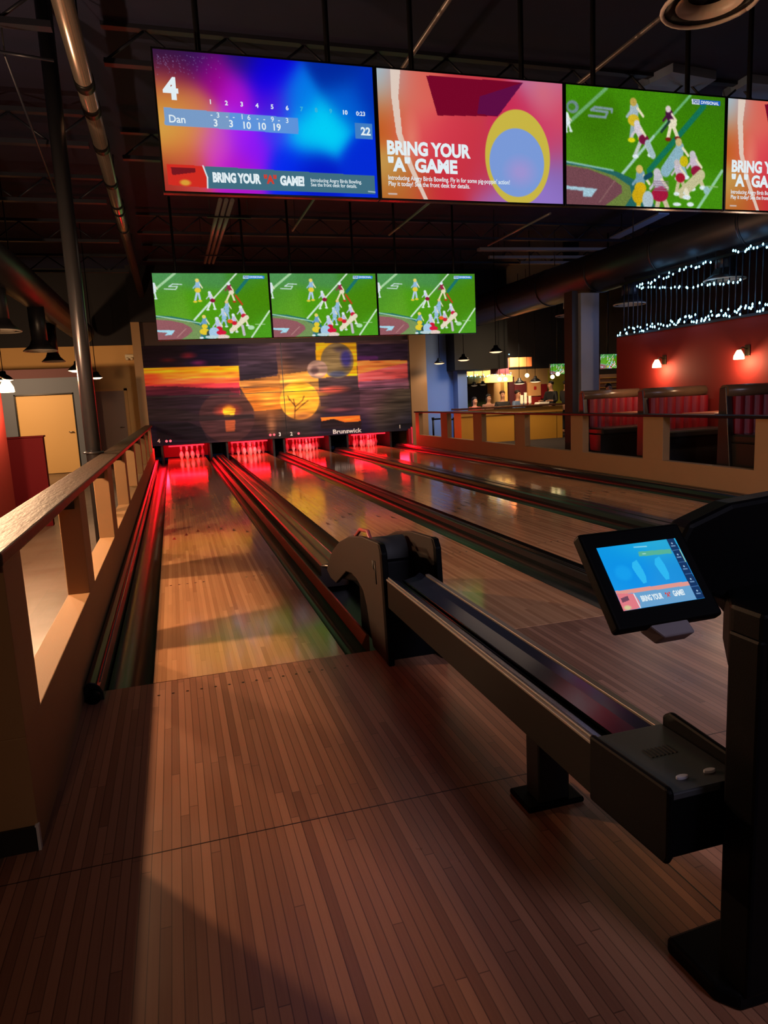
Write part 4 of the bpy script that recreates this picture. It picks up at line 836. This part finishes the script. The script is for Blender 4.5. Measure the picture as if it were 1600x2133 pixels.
for y in (8.4, 11.4): obj('strut', MB().box(1.05, 1.75, y-.02, y+.02, 4.44, 4.46), BLACKM, t)
for y in (8.4, 11.4):
    for x in (1.1, 1.7): obj('hanger', MB().tube([(x, y, 4.45), (x, y, 5.2)], .006, 6), BLACKM, t)
t = thing('roof_panel', 'pale blue lit strip of roof deck at the upper right', 'roof panel', (9.5, 9, 4.9))
a, b = at(1270, 497, 4.75, 2), at(1372, 446, 4.75, 2)
obj('strip', MB().prism([(a.x, a.y), (b.x, b.y), (b.x+.25, b.y), (a.x+.25, a.y)], 2, 4.75, 4.78), mat('blue_lit_deck', rgb(120, 140, 175), .5), t); obj('hanger', MB().tube([(a.x+.1, a.y-.3, 4.78), (a.x+.1, a.y-.3, 5.2)], .01, 6), BLACKM, t)  # blue light on the roof deck is put into this colour
lamp('roof_glow', 'AREA', (10.5, 6.0, 3.0), 30, (.35, .5, 1), 1.5, aim=(10.0, 9.0, 5.2))
PALE = mat('pale_roof_rib', rgb(120, 122, 132), .5, .2)  # brightness of the lit ribs is put into this pale grey
for (a, b), l, w in ((((1000, 521), (1392, 521)), 'pale level roof rib behind the round duct, uppermost of three', .16), (((1020, 538), (1335, 537)), 'middle one of three pale level roof ribs', .08), (((1085, 549), (1290, 549)), 'lowest and shortest of three pale level roof ribs', .1)):
    p, q_ = at(*a, 4.62, 2), at(*b, 4.62, 2); t = thing('roof_rib', l, 'roof rib', ((p.x+q_.x)/2, (p.y+q_.y)/2, 4.62), 'roof ribs')
    obj('rib', MB().prism([(p.x, p.y), (q_.x, q_.y), (q_.x, q_.y+w), (p.x, p.y+w)], 2, 4.62, 4.68), PALE, t)
    for f in (.1, .9): obj('hanger', MB().tube([p.lerp(q_, f)+Vector((0, w/2, .05)), p.lerp(q_, f)+Vector((0, w/2, .58))], .008, 6), BLACKM, t)
t = thing('cable_tray', 'pale slanting cable tray right of the far football screens', 'cable tray', at(1012, 619, 4.3, 2))
p, q_ = at(1012, 619, 4.3, 2), at(1170, 552, 4.3, 2); obj('tray', MB().prism([(p.x, p.y), (q_.x, q_.y), (q_.x+.14, q_.y), (p.x+.14, p.y)], 2, 4.3, 4.34), PALE, t)
for f in (.1, .9): obj('hanger', MB().tube([p.lerp(q_, f)+Vector((.07, 0, .03)), p.lerp(q_, f)+Vector((.07, 0, .9))], .008, 6), BLACKM, t)
for pts, l in (([(1330, 186), (1402, 150), (1492, 166), (1440, 200)], 'blue-lit roof deck panel above the football screen'), ([(1505, 205), (1560, 172), (1640, 180), (1640, 215)], 'blue-lit roof deck panel at the upper right frame edge')):
    P_ = [at(*k, 5.1, 2) for k in pts]; t = thing('roof_panel', l, 'roof panel', P_[0], 'blue-lit roof deck panels'); obj('strip', MB().prism([(k.x, k.y) for k in P_], 2, 5.1, 5.2), MATS['blue_lit_deck'], t)
for (a, b), l in ((((10, 115), (115, 400)), 'thin slanted brace wire hanging at the upper left'), (((0, 108), (112, 126)), 'thin level brace wire at the upper left')):
    p, q_ = at(*a, 4.3, 2), at(*b, 4.3, 2); t = thing('brace_rod', l, 'brace rod', p, 'brace rods at the upper left')
    obj('rod', MB().tube([p, q_], .012, 6), STRUTM, t); obj('hanger', MB().tube([p, (p.x, p.y, 5.2)], .006, 6), BLACKM, t)
# ---------------------------------------------------------------- bar in the far right
YB = 15.4
bx0, bx1 = at(960, 850, YB).x, 11.6
MUST = mat('mustard_panel', rgb(206, 150, 56), .5, vary=.05)
t = thing('bar_counter', 'long bar counter with mustard yellow front and dark top', 'bar counter', ((bx0+bx1)/2, YB, 0))
obj('front_panel', MB().box(bx0, bx1, YB, YB+.06, 0, .97), MUST, t); obj('fascia', MB().box(bx0-.01, bx1, YB-.02, YB, .80, .97), mat('pale_mustard', rgb(212, 160, 76), .5), t)
obj('counter_top', MB().box(bx0-.05, bx1, YB-.08, YB+.62, .99, 1.04), mat('dark_counter', rgb(70, 44, 34), .2), t, .006)
for px in (1072, 1160): 
    x = at(px, 900, YB).x; obj('panel_gap', MB().box(x-.006, x+.006, YB-.003, YB, 0, .8), BLACK, t)
obj('side_panel', MB().box(bx0, bx0+.05, YB+.06, YB+.55, 0, .97), MUST, t)
lamp('bar_glow', 'AREA', (9.9, 14.6, 3.2), 120, (1, .7, .4), .8, aim=(9.8, 15.6, .6))
lamp('bar_room_lamp', 'AREA', (10.8, 17.6, 3.0), 220, (1, .78, .5), 1.5, aim=(10.8, 19.5, 1.1)).data.spread = math.radians(95)
lamp('blue_wall_fill', 'AREA', (8.2, 15.2, 3.4), 9, (.45, .65, 1), .6, aim=(8.5, 17.6, .8)).data.spread = math.radians(60)  # added bluish light to tint the blue wall, no fixture
YW = 19.6
def flat(name, label, cat, px0, py0, px1, py1, y, col, dep=.08, emit=0, group=None, parts=None):
    a, b = at(px0, py0, y), at(px1, py1, y); x0, x1, z0, z1 = min(a.x, b.x), max(a.x, b.x), min(a.z, b.z), max(a.z, b.z)
    t = thing(name, label, cat, ((x0+x1)/2, y, z0), group)
    mm = glow('lit_'+name+str(col[0]), rgb(*col), emit) if emit else mat(name+'_paint'+str(col[0]), rgb(*col), .5)
    obj((parts or 'panel'), MB().box(x0, x1, y, y+dep, z0, z1), mm, t)
    return t, (x0, x1, z0, z1)
x0, x1 = at(955, 800, YW).x, at(1215, 800, YW).x
m = MB().box(x0, x1, YW+.3, YW+.4, 0, 2.25); m.box(at(1150, 800, YW).x, x1, YW+.28, YW+.3, .9, 2.2, 1); m.box(at(975, 800, YW).x, at(1022, 800, YW).x, YW+.28, YW+.3, 0, 1.95, 2); m.box(x0, x1, YW+.3, YW+.4, 2.25, 5.2, 3)
struct('wall_bar', m, [mat('tan_bar_wall', rgb(176, 136, 84), .7), mat('yellow_green_wall', rgb(170, 160, 50), .6), mat('green_wall', rgb(90, 110, 60), .7), DARKW])
flat('menu_board', 'dark chalkboard on the green wall behind the bar', 'board', 975, 806, 1016, 832, YW, (44, 34, 34), .29)
flat('wall_pillar', 'tan pillar behind the bar next to the twin globe lamps', 'pillar', 1050, 792, 1059, 900, YW, (206, 160, 84), .29)
flat('doorway_panel', 'maroon panel beside the tan pillar behind the bar', 'panel', 1060, 785, 1072, 850, YW, (60, 16, 22), .29)
flat('mural_board', 'dark red picture board behind the stacked cups', 'board', 1072, 795, 1097, 846, YW, (84, 24, 26), .29)
t, (a0, a1, c0, c1) = flat('poster', 'beige poster with a red emblem behind the bar', 'poster', 1100, 797, 1127, 824, YW, (214, 150, 92), .29)
obj('emblem', MB().box(a0*.55+a1*.45, a0*.35+a1*.65, YW-.006, YW, c0*.55+c1*.45, c0*.3+c1*.7), mat('poster_red', rgb(180, 36, 30), .5), t)
flat('low_cabinet', 'red cabinet below the beige poster', 'cabinet', 1100, 827, 1127, 842, YW, (140, 30, 26), .3)
flat('red_panel', 'narrow red panel right of the beige poster', 'panel', 1128, 800, 1140, 830, YW, (130, 20, 24), .29)
flat('ceiling_beam', 'orange beam hanging above the bar', 'beam', 1062, 745, 1108, 763, 18.0, (190, 104, 56), .25)
t, q4 = flat('rod_screen', 'maroon screen of hanging rods left of the orange beam', 'screen divider', 1022, 748, 1060, 778, 17.6, (84, 28, 40), .04)
obj('hanger', MB().tube([(q4[0]+.1, 17.62, q4[3]), (q4[0]+.1, 17.62, 5.2)], .01, 6), BLACKM, t)
flat('shelf_canopy', 'pale yellow canopy under the string lights behind the bar', 'canopy', 975, 784, 1068, 795, 18.4, (216, 176, 92), 1.49)
def small_tv(label, px0, py0, px1, py1, y):
    a, b = at(px0, py1, y), at(px1, py0, y); return tv(label, a.x, a.z, b.x, b.z, y, 'far', 'screens around the bar', (0.0,), name='wall_screen')
small_tv('small football screen hanging above the people at the bar', 1147, 757, 1182, 780, 17.5)
small_tv('small football screen between the grey column and the red wall', 1251, 737, 1290, 768, 12.0)
t, q5 = flat('wall_screen', 'pale bluish screen next to the football screen over the bar', 'screen', 1184, 756, 1194, 778, 17.5, (130, 180, 210), .06, .9, 'screens around the bar', 'display')
obj('hanging_pole', MB().tube([((q5[0]+q5[1])/2, 17.6, q5[3]), ((q5[0]+q5[1])/2, 17.6, 5.2)], .02, 6), BLACKM, t)
t, q6 = flat('display_case', 'lit shelves below the football screen by the grey column', 'display case', 1250, 780, 1284, 925, 12.1, (150, 110, 70), .06)
for k in range(3): obj('shelf', MB().box(q6[0], q6[1], 11.98, 12.1, q6[3]-.1-k*.12, q6[3]-.085-k*.12), MUST, t)
t_ = lamp('case_light', 'POINT', ((q6[0]+q6[1])/2, 11.5, 2.0), 3, (1, .7, .4), .05)
garland('string_lights', 'cool white string lights on the canopy behind the bar', [at(974, 784, 18.38), at(1020, 781, 18.38), at(1066, 779, 18.38)], 26, .05, 11, .022, 1.5)
garland('string_lights', 'blue string lights above the maroon rod screen', [at(1024, 746, 17.5), at(1045, 740, 17.5), at(1060, 736, 17.5)], 18, .05, 12, .018, 1.5)
for (px, py), l in (((1041, 790), 'left one of the twin lit globe lamps over the bar'), ((1053, 790), 'right one of the twin lit globe lamps over the bar'), ((1098, 782), 'lit globe lamp left of the beige poster'), ((1151, 785), 'lit globe lamp under the small football screen'), ((1162, 779), 'lit globe lamp in front of the small football screen')):
    p = at(px, py, 16.8); t = thing('globe_lamp', l, 'pendant lamp', p, 'globe lamps over the bar')
    obj('globe', MB().sphere(p, .068), glow('lit_globe', (1, .72, .32, 1), 5), t); obj('cord', MB().tube([p, (p.x, p.y, 5.2)], .006, 6), BLACK, t)
for y, (px, py), l in ((16, (915, 757), 'black pendant lamp in front of the blue wall'), (14, (966, 750), 'black pendant lamp in front of the black soffit'), (12, (1033, 733), 'black pendant lamp left of the orange beam')):
    pendant(tuple(at(px, py, y)), .17, l, 30, 5.2, 1.6, 'pendant lamps in a row before the bar')
for (px, py), l in (((1082, 799), 'bar pendant with a white rim left of the globe lamp'), ((1115, 795), 'bar pendant with a white rim above the beige poster'), ((988, 803), 'dark pendant lamp above the chalkboard'), ((1006, 801), 'dark pendant lamp between chalkboard and pillar')):
    pendant(tuple(at(px, py, 17.6 if px != 1006 else 18.1)), .2 if px > 1050 else .12, l, 6, 5.2, 1.5 if px > 1050 else .2, 'pendant lamps behind the bar', (1, .85, .6))
# cups, tray, stanchions
for k, (px, n_) in enumerate(((1087, 7), (1095, 9), (1104, 6))):
    p = at(px, 842, YB+.3); t = thing('cup_stack', ['left stack of white cups on the bar', 'tallest stack of white cups on the bar', 'right stack of white cups on the bar'][k], 'cups', (p.x, YB+.3, 1.04), 'stacks of cups on the bar')
    for j in range(n_): obj('cup', MB().lathe([(0, j*.035), (.035, j*.035), (.05, j*.035+.09), (.046, j*.035+.09), (.03, j*.035+.01)], (p.x, YB+.3, 1.04), 12), mat('white_cup', rgb(226, 214, 196), .5), t)
p = at(1128, 842, YB+.25); t = thing('paper_tray', 'white paper tray on the bar beside the cups', 'tray', (p.x, YB+.25, 1.04)); obj('tray', MB().prism([(p.x-.17, 1.04), (p.x+.17, 1.04), (p.x+.2, 1.10), (p.x-.14, 1.10)], 1, YB+.1, YB+.4), mat('white_paper', rgb(220, 214, 204), .6), t, .01)
for px, l in ((902, 'left black belt post standing before the blue wall'), (946, 'right black belt post standing before the blue wall')):
    y = 16.7; p = at(px, 871, y); t = thing('belt_post', l, 'stanchion', (p.x, y, 0), 'belt posts before the blue wall')
    obj('pole', MB().tube([(p.x, y, .02), (p.x, y, p.z)], .03, 12), BLACKM, t); obj('base', MB().lathe([(0, 0), (.17, 0), (.16, .02), (.03, .04), (0, .04)], (p.x, y, 0)), BLACKM, t); obj('belt_head', MB().tube([(p.x, y, p.z-.05), (p.x, y, p.z+.02)], .042, 12), BLACK, t)
    q_ = at(937 if px > 920 else 921, 873, y); obj('belt', MB().box(min(p.x, q_.x), max(p.x, q_.x), y-.004, y+.004, p.z-.06, p.z-.01), BLACK, t)
# ---------------------------------------------------------------- people at the bar
def skin_body(name, nodes, edges, m_, parent, sub=2):
    me = bpy.data.meshes.new(name); me.from_pydata([n_[0] for n_ in nodes], edges, []); o = bpy.data.objects.new(name, me); COL.objects.link(o)
    s_ = o.modifiers.new('skin', 'SKIN')
    for i, n_ in enumerate(nodes):
        r = n_[1]; me.skin_vertices[0].data[i].radius = (r, r) if not isinstance(r, tuple) else r
        me.skin_vertices[0].data[i].use_root = (i == 0)
    s_.use_smooth_shade = True; b = o.modifiers.new('smooth', 'SUBSURF'); b.levels = sub; b.render_levels = sub
    me.materials.append(m_); o.parent = parent; return o
SKINM = mat('skin', rgb(206, 150, 120), .5); HAIRM = {}
def person(label, loc, rz, shirt, hair, seated=False, lean=0.0, long_hair=False, reach=.25, h=1.0, trousers=(30, 30, 40)):
    t = thing('person', label, 'person', loc, 'people at the bar', (0, 0, rz)); t.scale = (h, h, h)
    hip = .64 if seated else .93
    def V(x, y, z): return (x, y+lean*(z-hip)*-1, z)
    n_, e = [], []
    def add(p, r, par=None):
        n_.append((p, r)); i = len(n_)-1
        if par is not None: e.append((par, i))
        return i
    pel = add(V(0, 0, hip), (.15, .11)); bel = add(V(0, 0, hip+.18), (.13, .10), pel); ch = add(V(0, 0, hip+.40), (.16, .115), bel); nk0 = add(V(0, .01, hip+.53), (.075, .065), ch); nk = add(V(0, -.005, hip+.60), (.052, .055), nk0)
    ja = add(V(0, -.02, hip+.66), (.066, .078), nk); hd = add(V(0, -.01, hip+.75), (.078, .095), ja); tp = add(V(0, .0, hip+.82), (.06, .075), hd)
    add(V(0, -.118, hip+.72), (.014, .02), ja)
    tor = [(n_[i][0], tuple(q+.022 for q in n_[i][1])) for i in (pel, bel, ch)]; arms = []
    for s in (-1, 1):
        sh = add(V(s*.19, 0, hip+.47), .055, ch); el = add(V(s*.25, -.05, hip+.20), .042, sh); wr = add(V(s*.17, -reach-.05, hip+.16+reach*.25), .03, el); pa = add(V(s*.155, -reach-.13, hip+.16+reach*.25), (.035, .018), wr)
        arms.append((n_[sh][0], n_[el][0], n_[wr][0]))
        for k in range(4):
            f1 = add(V(s*.155+(k-1.5)*.018, -reach-.18, hip+.165+reach*.25), .009, pa); add(V(s*.155+(k-1.5)*.019, -reach-.205-.006*(k in (1, 2)), hip+.145+reach*.25), .008, f1)
        th = add(V(s*.155-s*.04, -reach-.13, hip+.155+reach*.25), .01, pa); add(V(s*.155-s*.05, -reach-.165, hip+.15+reach*.25), .009, th)
        if seated: kn = add((s*.11, -.42, hip-.02), .062, pel); an = add((s*.11, -.40, .07), .04, kn)
        else: kn = add((s*.10, -.01, .50), .06, pel); an = add((s*.10, .02, .07), .04, kn)
        add((s*.10, n_[an][0][1]-.15, .035), (.04, .03), an)
    skin_body('body', n_, e, SKINM, t)
    def key(c, r=.7): return mat('cloth_%d_%d_%d' % c, rgb(*c), r)
    sn = [(tor[0][0], tor[0][1]), (tor[1][0], tor[1][1]), (tor[2][0], tor[2][1]), (V(0, .005, hip+.51), (.10, .085))]; se = [(0, 1), (1, 2), (2, 3)]
    for s, el, wr in arms:
        k = len(sn); sn += [(s, .075), (el, .058), (tuple(np.array(el)*.35+np.array(wr)*.65), .045)]; se += [(2, k), (k, k+1), (k+1, k+2)]
    skin_body('shirt', sn, se, key(shirt), t)
    ln = [((0, 0, hip+.02), (.165, .13))]; le = []
    for s in (-1, 1):
        k = len(ln)
        ln += [((s*.11, -.42, hip-.02), .08), ((s*.11, -.40, .14), .06)] if seated else [((s*.10, -.01, .50), .08), ((s*.10, .02, .12), .065)]
        le += [(0, k), (k, k+1)]
    skin_body('trousers', ln, le, key(trousers), t)
    m = MB(); c = V(0, .018, hip+.795); m.sphere(c, (.088, .102, .075), 0, 16)
    if long_hair: m.sphere(V(0, .07, hip+.66), (.09, .06, .16), 0, 14)
    obj('hair', m, key(hair, .6), t, local=True)
    for s in (-1, 1): obj('eye', MB().sphere(V(s*.03, -.098, hip+.755), .010, 0, 8), key((20, 16, 14)), t, local=True)
    return t
person('person with dark hair in black standing at the bar', tuple(at(1149, 800, 16.7))[:2]+(0,), -1.2, (20, 20, 24), (22, 18, 18), lean=.05, h=.97)
person('person in black behind the bar nearest the wooden casing', tuple(at(1179, 800, 17.0))[:2]+(0,), 1.9, (24, 22, 26), (26, 18, 16), h=.97)
person('person in a light blue shirt at the right end of the bar', tuple(at(1188, 800, 16.5))[:2]+(0,), 1.3, (150, 180, 205), (70, 44, 34), long_hair=True, h=.93)
person('person in a dark top seated behind the bar below the globe lamps', tuple(at(1047, 832, 16.7))[:2]+(0,), -.2, (22, 18, 24), (70, 36, 24), True)
person('person in a blue plaid shirt seated by the stacked cups', tuple(at(1079, 832, 16.6))[:2]+(0,), .4, (96, 120, 160), (40, 26, 22), True)
person('person with long dark hair seated left of the dark top', tuple(at(1018, 836, 17.5))[:2]+(0,), 0, (160, 110, 90), (30, 20, 20), True, long_hair=True, h=.94)
person('person in a red top seated at the left end of the bar', tuple(at(989, 840, 16.5))[:2]+(0,), .1, (180, 60, 56), (26, 18, 18), True, long_hair=True, h=.9)
person('person with dark hair seated below the small screen by the grey column', tuple(at(1268, 800, 11.0))[:2]+(0,), 0, (20, 20, 24), (16, 12, 12), False, h=.86)
